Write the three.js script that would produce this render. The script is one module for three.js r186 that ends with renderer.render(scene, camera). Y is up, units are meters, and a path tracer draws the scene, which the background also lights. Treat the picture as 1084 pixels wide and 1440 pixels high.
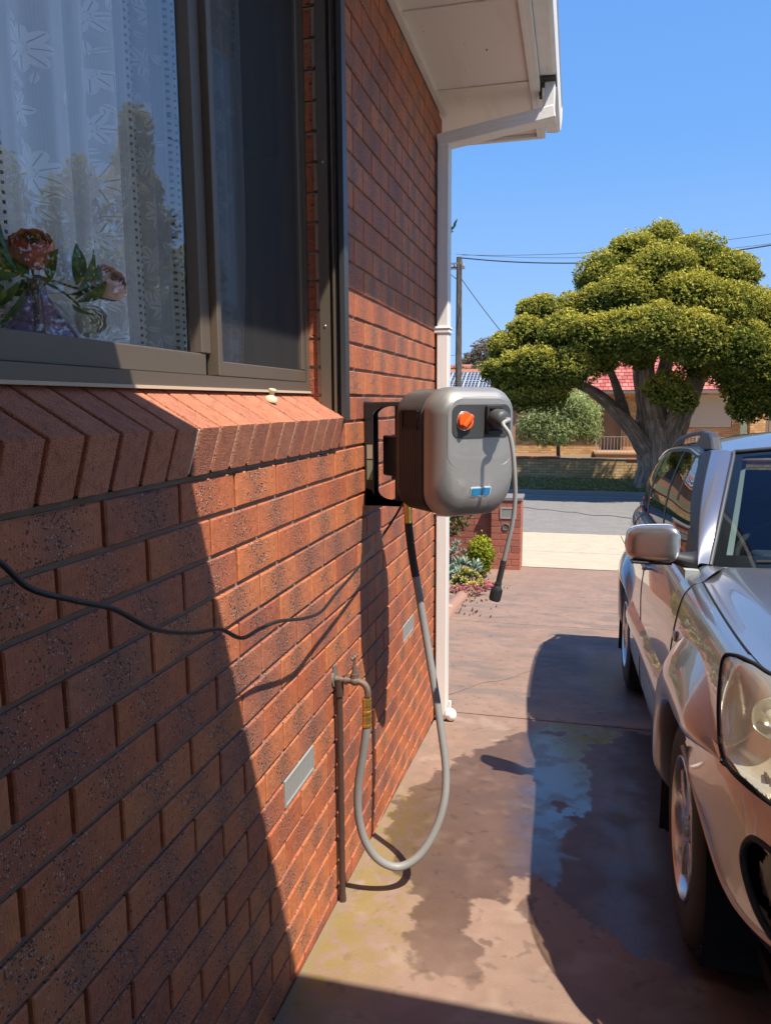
import * as THREE from 'three';
import { mergeGeometries } from 'three/addons/utils/BufferGeometryUtils.js';
import { RoundedBoxGeometry } from 'three/addons/geometries/RoundedBoxGeometry.js';
import { createNoise2D, createNoise3D } from 'simplex-noise';

// ---------------------------------------------------------------- camera, sky, sun, exposure
const scene = new THREE.Scene();
const camera = new THREE.PerspectiveCamera(68.9, 770 / 1024, 0.05, 900);
camera.rotation.order = 'YXZ';
camera.position.set(0.7271, 1.6525, 1.5235);
camera.rotation.set(-0.14522, 0.24714, -0.00634);
scene.add(camera);

const SUN = new THREE.Vector3(0.505, 1, 0.331).normalize();
function makeSky() {
  const W = 512, H = 256, d = new Float32Array(W * H * 4);
  const zen = [0.044, 0.150, 0.49], mid = [0.120, 0.285, 0.615], hor = [0.31, 0.47, 0.68];
  for (let j = 0; j < H; j++) for (let i = 0; i < W; i++) {
    const el = ((j + 0.5) / H - 0.5) * Math.PI, az = ((i + 0.5) / W - 0.5) * 2 * Math.PI;
    const y = Math.sin(el), c = Math.cos(el), x = Math.cos(az) * c, z = Math.sin(az) * c;
    const s = Math.max(0, x * SUN.x + y * SUN.y + z * SUN.z);
    const k = (j * W + i) * 4, t = Math.max(0, y);
    const a = Math.min(1, t / 0.30), b = Math.min(1, Math.max(0, (t - 0.30) / 0.6));
    const sa = Math.pow(a, 0.75);
    const halo = 0.16 * Math.pow(s, 6) + 0.4 * Math.pow(s, 60);
    for (let q = 0; q < 3; q++) {
      let v = hor[q] * (1 - sa) + mid[q] * sa; v = v * (1 - b) + zen[q] * b;
      v += halo * [1, 0.95, 0.85][q];
      if (y < 0) v = v * 0.0 + [0.15, 0.125, 0.10][q];
      d[k + q] = v;
    }
    d[k + 3] = 1;
  }
  const t = new THREE.DataTexture(d, W, H, THREE.RGBAFormat, THREE.FloatType);
  t.mapping = THREE.EquirectangularReflectionMapping; t.magFilter = THREE.LinearFilter; t.minFilter = THREE.LinearFilter;
  t.wrapS = THREE.RepeatWrapping; t.needsUpdate = true; return t;
}
scene.background = scene.environment = makeSky();
const sun = new THREE.DirectionalLight(new THREE.Color().setRGB(1, 0.93, 0.81), 5.0);
sun.position.copy(SUN).multiplyScalar(40); sun.target.position.set(0, 0, -8);
sun.position.add(sun.target.position);
sun.castShadow = true; sun.shadow.mapSize.set(4096, 4096);
Object.assign(sun.shadow.camera, { left: -30, right: 30, top: 30, bottom: -30, near: 1, far: 120 });
scene.add(sun, sun.target);
const renderer = new THREE.WebGLRenderer({ antialias: true });
renderer.setSize(770, 1024);
renderer.toneMapping = THREE.LinearToneMapping;
renderer.toneMappingExposure = 1.58;
renderer.shadowMap.enabled = true;

// ---------------------------------------------------------------- helpers
let seed = 20240607;
const rnd = () => { seed |= 0; seed = seed + 0x6D2B79F5 | 0; let t = Math.imul(seed ^ seed >>> 15, 1 | seed); t = t + Math.imul(t ^ t >>> 7, 61 | t) ^ t; return ((t ^ t >>> 14) >>> 0) / 4294967296; };
const rr = (a, b) => a + (b - a) * rnd();
const n2 = createNoise2D(rnd), n3 = createNoise3D(rnd);
const fbm = (x, y, o = 4) => { let s = 0, a = 0.5; for (let i = 0; i < o; i++) { s += a * n2(x, y); x = x * 2.03 + 7.1; y = y * 2.03 - 3.7; a *= 0.5; } return s; };
const clamp = (x, a = 0, b = 1) => Math.min(b, Math.max(a, x));
const sm = (a, b, x) => { const t = clamp((x - a) / (b - a)); return t * t * (3 - 2 * t); };
const lerp = (a, b, t) => a + (b - a) * t;
const V = (x, y, z) => new THREE.Vector3(x, y, z);
const names = {};
function numbered(n) { names[n] = (names[n] ?? -1) + 1; return names[n] ? `${n}_${String(names[n]).padStart(3, '0')}` : n; }
function shade(o) { o.castShadow = true; o.receiveShadow = true; return o; }
function tag(o, label, category, group) { o.userData.label = label; o.userData.category = category; if (group) o.userData.group = group; return o; }
function thing(name, label, category, pos = [0, 0, 0], turn = 0, group) {
  const o = new THREE.Group(); o.name = numbered(name); o.position.set(...pos); o.rotation.y = turn; scene.add(o);
  return tag(o, label, category, group);
}
function prep(g) {
  g = g.index ? g.toNonIndexed() : g;
  if (!g.attributes.normal) g.computeVertexNormals();
  if (!g.attributes.uv) g.setAttribute('uv', new THREE.BufferAttribute(new Float32Array(g.attributes.position.count * 2), 2));
  for (const k of Object.keys(g.attributes)) if (!['position', 'normal', 'uv'].includes(k)) g.deleteAttribute(k);
  g.morphAttributes = {};
  return g;
}
const merge = (list) => list.length === 1 ? prep(list[0]) : mergeGeometries(list.map(prep), false);
function part(name, geo, mat, parent, label) {
  const m = shade(new THREE.Mesh(Array.isArray(geo) ? merge(geo) : geo, mat)); m.name = name; parent.add(m);
  if (label) m.userData.label = label;
  return m;
}
function solo(name, geo, mat, label, category, group) { return tag(part(numbered(name), geo, mat, scene), label, category, group); }
function struct(name, geo, mat) { const m = part(numbered(name), geo, mat, scene); m.userData.kind = 'structure'; return m; }
function bx(w, h, d, x = 0, y = 0, z = 0, rx = 0, ry = 0, rz = 0) {
  const g = new THREE.BoxGeometry(w, h, d); if (rx) g.rotateX(rx); if (rz) g.rotateZ(rz); if (ry) g.rotateY(ry); return g.translate(x, y, z);
}
const bb = (x0, x1, y0, y1, z0, z1) => bx(x1 - x0, y1 - y0, z1 - z0, (x0 + x1) / 2, (y0 + y1) / 2, (z0 + z1) / 2);
function rb(w, h, d, r, x = 0, y = 0, z = 0, s = 2) { return new RoundedBoxGeometry(w, h, d, s, r).translate(x, y, z); }
function rbb(x0, x1, y0, y1, z0, z1, r = 0.003) { return rb(x1 - x0, y1 - y0, z1 - z0, r, (x0 + x1) / 2, (y0 + y1) / 2, (z0 + z1) / 2, 1); }
const UPV = V(0, 1, 0);
function rod(a, b, r0, r1 = r0, seg = 12) {
  a = V(...a); b = V(...b); const d = b.clone().sub(a), g = new THREE.CylinderGeometry(r1, r0, d.length(), seg);
  g.applyQuaternion(new THREE.Quaternion().setFromUnitVectors(UPV, d.clone().normalize())); return g.translate(...a.clone().add(b).multiplyScalar(0.5).toArray());
}
function tube(pts, r, n = 80, seg = 10) { return new THREE.TubeGeometry(new THREE.CatmullRomCurve3(pts.map((p) => V(...p)), false, 'centripetal'), n, r, seg); }
function lathe(pts, seg = 32) { return new THREE.LatheGeometry(pts.map((p) => new THREE.Vector2(...p)), seg); }
function sheet(nu, nv, f, flip) {       // grid surface, f(u,v) -> [x,y,z]
  const p = [], uv = [], ix = [];
  for (let j = 0; j <= nv; j++) for (let i = 0; i <= nu; i++) { p.push(...f(i / nu, j / nv)); uv.push(i / nu, j / nv); }
  for (let j = 0; j < nv; j++) for (let i = 0; i < nu; i++) { const a = j * (nu + 1) + i, b = a + 1, c = a + nu + 1, d = c + 1; flip ? ix.push(a, c, b, b, c, d) : ix.push(a, b, c, b, d, c); }
  const g = new THREE.BufferGeometry(); g.setAttribute('position', new THREE.Float32BufferAttribute(p, 3)); g.setAttribute('uv', new THREE.Float32BufferAttribute(uv, 2)); g.setIndex(ix); g.computeVertexNormals(); return g;
}
function slabPoly(pts, h, bev = 0) { // extruded polygon in xy, depth along +z
  const s = new THREE.Shape(pts.map((p) => new THREE.Vector2(...p)));
  return new THREE.ExtrudeGeometry(s, bev ? { depth: h - 2 * bev, bevelEnabled: true, bevelThickness: bev, bevelSize: bev, bevelOffset: -bev, bevelSegments: 2, curveSegments: 10 } : { depth: h, bevelEnabled: false, curveSegments: 10 });
}
const lin = (r, g, b) => new THREE.Color().setRGB(r, g, b);
const mat = (c, rough = 0.8, metal = 0, o = {}) => new THREE.MeshStandardMaterial({ color: Array.isArray(c) ? lin(...c) : c, roughness: rough, metalness: metal, ...o });
const pmat = (c, rough = 0.8, metal = 0, o = {}) => new THREE.MeshPhysicalMaterial({ color: Array.isArray(c) ? lin(...c) : c, roughness: rough, metalness: metal, ...o });
const s8 = (v) => { v = clamp(v); return Math.round(255 * (v <= 0.0031308 ? v * 12.92 : 1.055 * Math.pow(v, 1 / 2.4) - 0.055)); };
function tex(w, h, f, srgb = true) {    // f(u,v) -> linear [r,g,b] or grey
  const d = new Uint8Array(w * h * 4);
  for (let j = 0; j < h; j++) for (let i = 0; i < w; i++) {
    const c = f((i + 0.5) / w, (j + 0.5) / h, i, j), k = (j * w + i) * 4;
    if (typeof c === 'number') d[k] = d[k + 1] = d[k + 2] = Math.round(255 * clamp(c)); else for (let q = 0; q < 3; q++) d[k + q] = srgb ? s8(c[q]) : Math.round(255 * clamp(c[q]));
    d[k + 3] = 255;
  }
  const t = new THREE.DataTexture(d, w, h); t.magFilter = THREE.LinearFilter; t.minFilter = THREE.LinearFilter; t.wrapS = t.wrapT = THREE.RepeatWrapping;
  if (srgb) t.colorSpace = THREE.SRGBColorSpace; t.needsUpdate = true; return t;
}
const gy = (z) => z > -8.6 ? 0.012 + 0.072 * (z + 0.5) : z > -12.7 ? lerp(-0.5712, -0.80, (-8.6 - z) / 4.1) : -0.80;   // ground height along the fall of the driveway
// grain shared by plastics, metals and paint
const grainT = tex(256, 256, (u, v, i, j) => 0.5 + 0.35 * n2(i * 0.55, j * 0.55) + 0.2 * (rnd() - 0.5), false);
const grain = (rx, ry = rx) => { const t = grainT.clone(); t.repeat.set(rx, ry); t.needsUpdate = true; return t; };
// ---------------------------------------------------------------- brick house
const L0 = 1.51, PITCH = 0.086, BH = 0.0765;
function brickMap(i) {
  const tone = [[0.46, 0.138, 0.058], [0.39, 0.115, 0.056], [0.48, 0.155, 0.064], [0.34, 0.098, 0.050], [0.44, 0.125, 0.050], [0.36, 0.122, 0.066], [0.51, 0.158, 0.058], [0.41, 0.112, 0.046]][i];
  const ox = i * 31.7, W = 320, H = 112, hgt = new Float32Array(W * H), col = [];
  const cx = 0.5 + 0.1 * (rnd() - 0.5), dens = [0.95, 0.75, 1.0, 0.9, 0.7, 1.0, 0.8, 0.62][i];
  const spots = [];
  for (let k = 0; k < 620; k++) {
    const band = rnd() < 0.72, u = band ? cx + (rnd() + rnd() + rnd() - 1.5) * 0.36 : rnd(), v = rnd();
    if (band && n2(u * 7 + ox, v * 3) < -0.25) continue;
    if (rnd() > dens * 1.05) continue;
    spots.push([u * W, v * H, rr(0.8, 2.9) * rr(0.6, 1) * (band ? 1.2 : 0.7), rnd() < 0.42 ? 1 : 0]);
  }
  const f = (u, v, x, y) => {
    const drag = n2(u * 90 + ox, v * 2.2), blot = fbm(u * 5 + ox, v * 2.4), fine = n2(x * 0.7 + ox, y * 0.7);
    let dk = Math.exp(-Math.pow((u - cx + 0.06 * n2(v * 3, ox)) / 0.2, 2)) * sm(-0.5, 0.5, blot + 0.25) * dens;
    let h = 0.55 + 0.12 * drag + 0.1 * fine;
    let c = tone.map((t, q) => t * (1 + 0.13 * drag + 0.24 * blot + 0.12 * fine));
    c = c.map((t, q) => lerp(t, [0.118, 0.070, 0.062][q], 0.62 * dk));
    return [c, h];
  };
  for (let y = 0; y < H; y++) for (let x = 0; x < W; x++) { const [c, h] = f(x / W, y / H, x, y); col.push(c); hgt[y * W + x] = h; }
  for (const [sx, sy, r, light] of spots) for (let y = Math.floor(sy - r - 1); y <= sy + r + 1; y++) for (let x = Math.floor(sx - r - 1); x <= sx + r + 1; x++) {
    if (x < 0 || y < 0 || x >= W || y >= H) continue;
    const d = Math.hypot(x - sx, y - sy), a = clamp(r - d + 0.5), k = y * W + x;
    if (a <= 0) continue;
    const t = light ? [0.50, 0.36, 0.28] : [0.03, 0.021, 0.02];
    col[k] = col[k].map((c, q) => lerp(c, t[q], a * (light ? 0.75 : 0.88))); hgt[k] = lerp(hgt[k], light ? 0.95 : 0.08, a);
  }
  return [tex(W, H, (u, v, x, y) => col[y * W + x]), tex(W, H, (u, v, x, y) => hgt[y * W + x], false)];
}
const brickMats = [];
for (let i = 0; i < 8; i++) { const [m, b] = brickMap(i); brickMats.push(mat([1, 1, 1], 0.62, 0, { map: m, bumpMap: b, bumpScale: 0.0036 })); }
const mortarT = tex(256, 256, (u, v, i, j) => { const a = fbm(u * 8, v * 8), g = n2(i * 0.9, j * 0.9); return [0.50, 0.40, 0.33].map((c) => c * (1 + 0.25 * a + 0.22 * g)); });
const mortarM = mat([1, 1, 1], 0.95, 0, { map: mortarT, bumpMap: grainT, bumpScale: 0.002 });
// brick: length along x, height along y, face at z = 0, depth to -z, all face edges chamfered
function brickGeo(L, H = BH, D = 0.108, ch = 0.0028, jit = 0) {
  const x = L / 2, y = H / 2, p = [], uv = [];
  const j = () => (jit ? rr(-jit, jit) : 0);
  const F = [[-x + ch + j(), -y + ch + j()], [x - ch + j(), -y + ch + j()], [x - ch + j(), y - ch + j()], [-x + ch + j(), y - ch + j()]].map((q) => [...q, 0]);
  const O = [[-x, -y], [x, -y], [x, y], [-x, y]].map((q) => [...q, -ch]), Bk = [[-x, -y], [x, -y], [x, y], [-x, y]].map((q) => [...q, -D]);
  const quad = (a, b, c, d, fu) => { for (const q of [a, b, c, a, c, d]) { p.push(...q); uv.push(...fu(q)); } };
  const fuv = (q) => [clamp(q[0] / L + 0.5, 0.004, 0.996), clamp(q[1] / H + 0.5, 0.01, 0.99)];
  quad(...F, fuv);
  for (let i = 0; i < 4; i++) {
    const k = (i + 1) % 4;
    quad(O[i], O[k], F[k], F[i], fuv);
    quad(Bk[i], Bk[k], O[k], O[i], i % 2 ? (q) => [0.05 - q[2] * 1.2, q[1] / H + 0.5] : (q) => [q[0] / L + 0.5, 0.06 - q[2] * 3]);
  }
  const g = new THREE.BufferGeometry(); g.setAttribute('position', new THREE.Float32BufferAttribute(p, 3)); g.setAttribute('uv', new THREE.Float32BufferAttribute(uv, 2)); g.computeVertexNormals(); return g;
}
const house = thing('brick_house', 'red brown brick house with white eaves and lace curtained window along the driveway', 'house');
const Z0 = -2.64, ZW0 = -0.72, ZW1 = 1.20, KTOP = -18;        // far corner, window opening, top course
const vents = [];
// mortar core of the wall
const wall = (() => {
  const s = new THREE.Shape([[-4, -0.6], [2.64, -0.6], [2.64, 3.3], [-4, 3.3]].map((q) => new THREE.Vector2(...q)));   // x = -z
  const hole = new THREE.Path([[-1.20, 1.48], [-1.20, 2.972], [0.728, 2.972], [0.728, 1.48]].map((q) => new THREE.Vector2(...q)));
  s.holes.push(hole);
  const g = new THREE.ExtrudeGeometry(s, { depth: 0.10, bevelEnabled: false }); g.rotateY(Math.PI / 2).translate(-0.1165, 0, 0);
  const w = part('wall', g, mortarM, house);
  const shapes = {}; const get = (L) => shapes[L.toFixed(3)] ??= [0, 1, 2].map(() => brickGeo(L, BH, 0.108, 0.0028, 0.0016));
  const list = [];
  for (let k = 19; k >= KTOP; k--) {
    const odd = k & 1, y = L0 - PITCH * k + BH / 2;
    for (let n = -8 + (odd ? 0 : 0.5); n < 11; n++) {
      let a = -0.24 * n, b = -0.24 * (n + 1) + 0.010;             // near end, far end (z)
      if (b < Z0 + 0.005) { b = Z0; if (a - b < 0.05) continue; }
      const spans = [];
      if (k <= 0 && k >= -16) { if (b >= ZW1 || a <= ZW0) spans.push([a, b]); else { if (a > ZW1 + 0.05) spans.push([a, ZW1]); if (b < ZW0 - 0.05) spans.push([ZW0, b]); } } else spans.push([a, b]);
      for (const [p, q] of spans) {
        if (k === 11 && (n === 1 || n === 7)) { vents.push([(p + q) / 2, y]); continue; }
        list.push([(p + q) / 2, y, p - q]);
      }
    }
  }
  list.sort((A, B) => Math.hypot(A[0] - 1.2, A[1] - 1.5) - Math.hypot(B[0] - 1.2, B[1] - 1.5));
  const vis = list.filter((b) => b[0] < 1.0 && !(b[0] > 0.3 && b[1] > 2.9)), rest = list.filter((b) => !vis.includes(b)).concat(vis.slice(300)), far = {};
  for (const [z, y, L] of vis.slice(0, 300)) {
    const m = part('brick', get(L)[Math.floor(rnd() * 3)], brickMats[Math.floor(rnd() * 8)], w);
    m.position.set(rr(-0.0012, 0.0012), y + rr(-0.0008, 0.0008), z); m.rotation.set(0, Math.PI / 2 + rr(-0.004, 0.004), 0); if (rnd() < 0.5) m.rotation.z = Math.PI;
  }
  rest.forEach(([z, y, L]) => { const i = Math.floor(rnd() * 3), c = get(L)[Math.floor(rnd() * 3)].clone().rotateZ(rnd() < 0.5 ? Math.PI : 0).rotateY(Math.PI / 2).translate(rr(-0.0012, 0.0012), y, z); (far[i * 2] ??= []).push(c); });
  for (const i in far) { const m = part('brick', far[i], brickMats[+i], w); m.userData.kind = 'stuff'; }
  { // perpends: recessed deep at the shaded end to darken them, nearly flush where sunlit
    const perp = []; for (const [z, y, L] of list) { const zn = z + L / 2 + 0.005; if (zn < -0.03 && zn > Z0) perp.push(bb(-0.05, -0.0066, y - BH / 2, y + BH / 2, zn - 0.0056, zn + 0.0056)); }
    part('mortar_joint', perp, mortarM, w).userData.kind = 'stuff'; }
  // bed joints: proud of the perpends so that the perpends stay deep and dark
  const bed = [], bedM = mat([0.62, 0.55, 0.50], 0.95, 0, { map: mortarT, bumpMap: grainT, bumpScale: 0.002 });  // darker copy of the mortar, toned as if lying in shade
  for (let k = 19; k >= KTOP; k--) {
    const y = L0 - PITCH * k - 0.0048, strips = k < 0 && k > -17 ? [[2.4, ZW1], [ZW0 - 0.002, Z0 + 0.001]] : [[2.4, Z0 + 0.001]];
    for (const [p, q] of strips) bed.push(bb(-0.05, -0.0074, y - 0.0053, y + 0.0053, q, p));
  }
  part('mortar_joint', bed, bedM, w).userData.kind = 'stuff';
  return w;
})();
// vents
{
  const vm = mat([0.40, 0.39, 0.37], 0.6, 0.2), dk = mat([0.02, 0.02, 0.02], 0.9);
  for (const [z, y] of vents) {
    const f = part('air_vent', [bb(-0.012, -0.0015, y - 0.038, y - 0.032, z - 0.114, z + 0.114), bb(-0.012, -0.0015, y + 0.032, y + 0.038, z - 0.114, z + 0.114), bb(-0.012, -0.0015, y - 0.032, y + 0.032, z - 0.114, z - 0.107), bb(-0.012, -0.0015, y - 0.032, y + 0.032, z + 0.107, z + 0.114),
      ...Array.from({ length: 20 }, (_, i) => bb(-0.011, -0.003, y - 0.032, y + 0.032, z - 0.103 + i * 0.0104, z - 0.103 + i * 0.0104 + 0.0050))], vm, wall, 'grey metal wall vent of fine vertical slots'); part('recess', bb(-0.03, -0.0135, y - 0.038, y + 0.038, z - 0.114, z + 0.114), dk, wall);
  }
}
// the rest of the shell: end wall, back, roof
const shellM = mat([0.36, 0.14, 0.085], 0.85);
part('side_wall', [bb(-7, -0.12, -0.7, 3.3, Z0, Z0 + 0.1), bb(-7, -6.9, -0.7, 3.3, Z0 + 0.1, 3.9), bb(-6.9, -0.12, -0.7, 3.3, 3.9, 4.0)], shellM, house);
const roofM = mat([0.30, 0.085, 0.06], 0.8);
part('roof', [slabPoly([[0.56, 3.40], [-3.6, 4.97], [-3.6, 5.05], [0.585, 3.46]], 7.3).translate(0, 0, -3.14), slabPoly([[-3.6, 4.97], [-7.6, 3.40], [-7.64, 3.46], [-3.6, 5.05]], 7.3).translate(0, 0, -3.14)], roofM, house);
part('gable_wall', slabPoly([[-7, 3.3], [-0.12, 3.3], [-3.6, 4.88]], 0.1).translate(0, 0, Z0), shellM, house);
const whiteT = tex(256, 256, (u, v) => { const a = fbm(u * 4, v * 4), b = fbm(u * 22 + 9, v * 3); return [0.68, 0.655, 0.62].map((c, q) => c * (1 + 0.08 * a - 0.10 * sm(0.15, 0.6, b) * [0.8, 1, 1.3][q])); });
const white = mat([1.12, 1.12, 1.13], 0.55, 0, { map: whiteT });
const soffitM = mat([1.12, 1.04, 0.98], 0.7, 0, { map: whiteT });
part('soffit', bb(-4, 0.494, 3.168, 3.19, -3.10, 2.6), soffitM, house);
part('dirt_mark', Array.from({ length: 26 }, () => { const z = rr(-3, 0.6), x = rr(0.05, 0.45), w = rr(0.002, 0.007); return bx(w, 0.001, w * rr(1, 3), x, 3.1674, z, 0, rr(0, 3)); }), mat([0.12, 0.10, 0.08], 1), house).userData.kind = 'stuff';
part('cover_strip', [-2.365, -1.59, -0.4, 0.8].map((z) => rbb(0.027, 0.482, 3.1605, 3.1675, z - 0.022, z + 0.022, 0.003)), soffitM, house);
part('trim_bead', [bb(0.001, 0.026, 3.143, 3.1675, Z0, 2.6)], soffitM, house);
part('fascia', [bb(0.495, 0.516, 3.150, 3.40, -3.10, 2.6), rbb(0.470, 0.4945, 3.146, 3.167, -3.09, 2.6, 0.004)], white, house);
part('fascia', [bb(-6, 0.516, 3.150, 3.40, -3.122, -3.101), rbb(-6, 0.468, 3.146, 3.167, -3.10, -3.076, 0.004)], white, house);
const timb = mat([0.30, 0.25, 0.21], 0.8);
// quad gutter with a rolled lip, seen from below
{
  const prof = [[0.518, 3.34], [0.518, 3.20], [0.578, 3.195], [0.596, 3.207], [0.600, 3.262], [0.600, 3.322], [0.606, 3.334], [0.598, 3.344], [0.589, 3.336], [0.594, 3.322], [0.593, 3.262], [0.587, 3.214], [0.576, 3.204], [0.524, 3.208], [0.524, 3.34]];
  part('gutter', slabPoly(prof, 5.77).translate(0, 0, -3.17), white, house);
  part('gutter_cap', slabPoly([[0.517, 3.34], [0.517, 3.198], [0.580, 3.193], [0.599, 3.206], [0.605, 3.26], [0.606, 3.338], [0.594, 3.348]], 0.006).translate(0, 0, -3.1765), white, house);
  part('gutter', slabPoly(prof.map(([x, y]) => [x - 0.517, y]), 6.4).rotateY(Math.PI / 2).translate(-5.9, 0, -3.123), white, house);
  part('gutter_bracket', [rbb(0.520, 0.594, 3.186, 3.196, -2.50, -2.38, 0.002), rbb(0.512, 0.524, 3.13, 3.186, -2.49, -2.44, 0.002)], mat([0.035, 0.033, 0.03], 0.7), house);
}
// downpipe: rectangular section with offsets at the eave
{
  const W = 0.05, zc = -2.475, dz = 0.046;
  const bars = [];
  const seg = (ax, ay, bx_, by, w, e) => { const d = Math.hypot(bx_ - ax, by - ay); bars.push(rb(d, w, 2 * dz + e, 0.006, 0, 0, 0, 2).rotateZ(Math.atan2(by - ay, bx_ - ax)).translate((ax + bx_) / 2, (ay + by) / 2, zc)); };
  const p = part('downpipe', [rbb(0.012, 0.072, gy(zc) + 0.012, 2.975, zc - dz, zc + dz, 0.006)], white, house, 'white rectangular downpipe at the corner of the house');
  seg(0.010, 2.965, 0.590, 3.052, 0.060, 0.006); seg(0.562, 3.03, 0.5625, 3.196, 0.050, -0.004);
  part('pipe_offset', bars, white, house);
  const clip = [];
  for (const y of [2.03, 1.07]) clip.push(rbb(-0.003, 0.079, y - 0.018, y + 0.018, zc - dz - 0.005, zc + dz + 0.005, 0.004), rbb(-0.003, 0.083, y + 0.004, y + 0.011, zc - dz - 0.009, zc + dz + 0.009, 0.003));
  part('pipe_clip', clip, white, house);
  const shoe = new THREE.SphereGeometry(0.036, 20, 14).scale(0.9, 1, 0.8).translate(0.098, gy(zc) + 0.04, zc + 0.03);
  part('pipe_shoe', [shoe, rod([0.07, gy(zc) + 0.05, zc + 0.03], [0.1, gy(zc) + 0.045, zc + 0.03], 0.03), rod([0.09, gy(zc) + 0.07, zc + 0.03], [0.092, gy(zc) + 0.12, zc + 0.03], 0.008)], mat([0.85, 0.84, 0.80], 0.5), house);
}
// sill of bricks laid on edge
{
  const sill = part('window_sill', bb(-0.115, -0.03, 1.50, 1.60, -0.71, 1.4), mortarM, house);
  const sb = [0, 1, 2].map((i) => { const t = tex(256, 256, (u, v, x, y) => { const a = fbm(u * 6 + i * 9, v * 6), b = n2(x * 0.6 + i * 50, y * 0.6), s = n2(x * 0.33 + 91 * i, y * 0.33), s2 = n2(x * 0.41 + 17 * i, y * 0.41 + 60); let c = [[0.50, 0.17, 0.088], [0.46, 0.16, 0.09], [0.52, 0.185, 0.10]][i].map((t0) => t0 * (1 + 0.16 * a + 0.1 * b)); c = c.map((t0) => t0 * (1 - 0.35 * sm(0.1, 0.6, fbm(u * 9 + 40 * i, v * 9, 3)))); if (s > 0.62) c = c.map((t0, q) => lerp(t0, [0.05, 0.035, 0.03][q], 0.85)); if (s2 > 0.74) c = c.map((t0, q) => lerp(t0, [0.5, 0.36, 0.28][q], 0.7)); return c; }); t.repeat.set(4, 4); return mat([1, 1, 1], 0.68, 0, { map: t, bumpMap: grain(3), bumpScale: 0.004 }); });
  const tilt = Math.PI / 6;
  for (let i = 0; i < 25; i++) {
    const g = slabPoly([[-0.186, 0.1075], [-0.16, 0.04], [-0.028, -0.0935], [0, 0]], 0.0755, 0.0028).translate(0, 0, -0.03775);
    const z = -0.722 + 0.0378 + i * 0.0862;
    const m = part('brick', g, sb[i % 3], sill); m.rotation.z = rr(-0.006, 0.006); m.position.set(0.036 + rr(-0.001, 0.001), 1.607 + rr(-0.001, 0.001), z);
  }
  const jm = mat([0.66, 0.55, 0.43], 0.95, 0, { bumpMap: grainT, bumpScale: 0.003 });
  part('mortar_joint', Array.from({ length: 25 }, (_, i) => slabPoly(i > 10 ? [[-0.186, 0.096], [-0.16, 0.035], [-0.041, -0.080], [-0.015, -0.010]] : [[-0.186, 0.1015], [-0.16, 0.035], [-0.0305, -0.0885], [-0.0035, -0.0035]], 0.0105).translate(0.036, 1.607, -0.00525 + -0.722 + 0.0809 + i * 0.0862)), jm, sill).userData.kind = 'stuff';  // near joints cut deeper to darken them where the sill is shaded
}
// window
const bronze = pmat([0.165, 0.130, 0.100], 0.42, 0.35, { bumpMap: grain(3), bumpScale: 0.0002 });
const bronzeD = pmat([0.035, 0.032, 0.032], 0.4, 0.5);
const glassM = pmat([1, 1, 1], 0.0, 0, { transmission: 1, thickness: 0, ior: 1.95 });
const win = part('window', [bb(-0.15, -0.078, 1.690, 1.716, -0.718, 1.2), bb(-0.15, -0.078, 2.925, 2.965, -0.718, 1.2), bb(-0.15, -0.078, 1.716, 2.925, -0.718, -0.688), bb(-0.15, -0.078, 1.716, 2.925, 1.165, 1.2)], bronze, house, 'bronze aluminium framed sliding window with lace behind');
part('frame', [rbb(-0.125, -0.096, 1.717, 1.766, -0.070, 1.16), rbb(-0.125, -0.096, 2.88, 2.924, -0.070, 1.16), rbb(-0.125, -0.094, 1.767, 2.879, -0.092, -0.048), rbb(-0.125, -0.096, 1.767, 2.879, 1.12, 1.16)], bronze, win);
part('frame', [rbb(-0.10, -0.082, 1.717, 1.752, -0.687, -0.117), rbb(-0.10, -0.082, 2.89, 2.924, -0.687, -0.117), rbb(-0.10, -0.082, 1.753, 2.889, -0.687, -0.662), rbb(-0.108, -0.076, 1.717, 2.924, -0.116, -0.094)], bronze, win);
part('sill_flashing', [bb(-0.09, -0.074, 1.683, 1.6895, -0.716, 1.2)], mat([0.55, 0.42, 0.30], 0.8), win);
part('pane', sheet(1, 1, (u, v) => [-0.111, lerp(1.766, 2.88, v), lerp(1.12, -0.048, u)]), glassM, win);
part('pane', sheet(1, 1, (u, v) => [-0.132, lerp(1.75, 2.89, v), lerp(-0.09, -0.68, u)]), glassM, win);
{
  const a = tex(64, 64, (u, v, i, j) => (i % 8 < 3 || j % 8 < 3 ? 1 : 0.0), false); a.repeat.set(70, 150);
  part('fly_screen', sheet(1, 1, (u, v) => [-0.092, lerp(1.752, 2.89, v), lerp(-0.117, -0.662, u)]), mat([0.045, 0.043, 0.042], 0.7, 0.2, { alphaMap: a, transparent: true, side: THREE.DoubleSide }), win, 'dark fly screen mesh');
}
// roller shutter guide on the reveal
{
  const g = part('shutter_guide', [bb(-0.036, -0.005, 1.60, 3.0, -0.719, -0.700)], bronze, house, 'bronze roller shutter guide rail beside the window');
  part('rail', [bb(-0.0045, 0.0065, 1.60, 3.0, -0.719, -0.712)], bronzeD, g);
  part('rail', [bb(0.0067, 0.0118, 1.60, 3.0, -0.719, -0.699)], bronze, g);
  part('rail', [bb(0.0285, 0.044, 1.60, 3.0, -0.740, -0.699)], mat([0.075, 0.078, 0.085], 0.4, 0.4), g);
  part('rail', [bb(0.0120, 0.0283, 1.60, 3.0, -0.740, -0.720)], bronzeD, g);
  for (const y of [1.885, 2.36]) part('rivet', new THREE.SphereGeometry(0.0045, 12, 8).scale(1, 1, 0.6).translate(-0.020, y, -0.700), mat([0.5, 0.48, 0.45], 0.3, 0.8), g);
}
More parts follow.
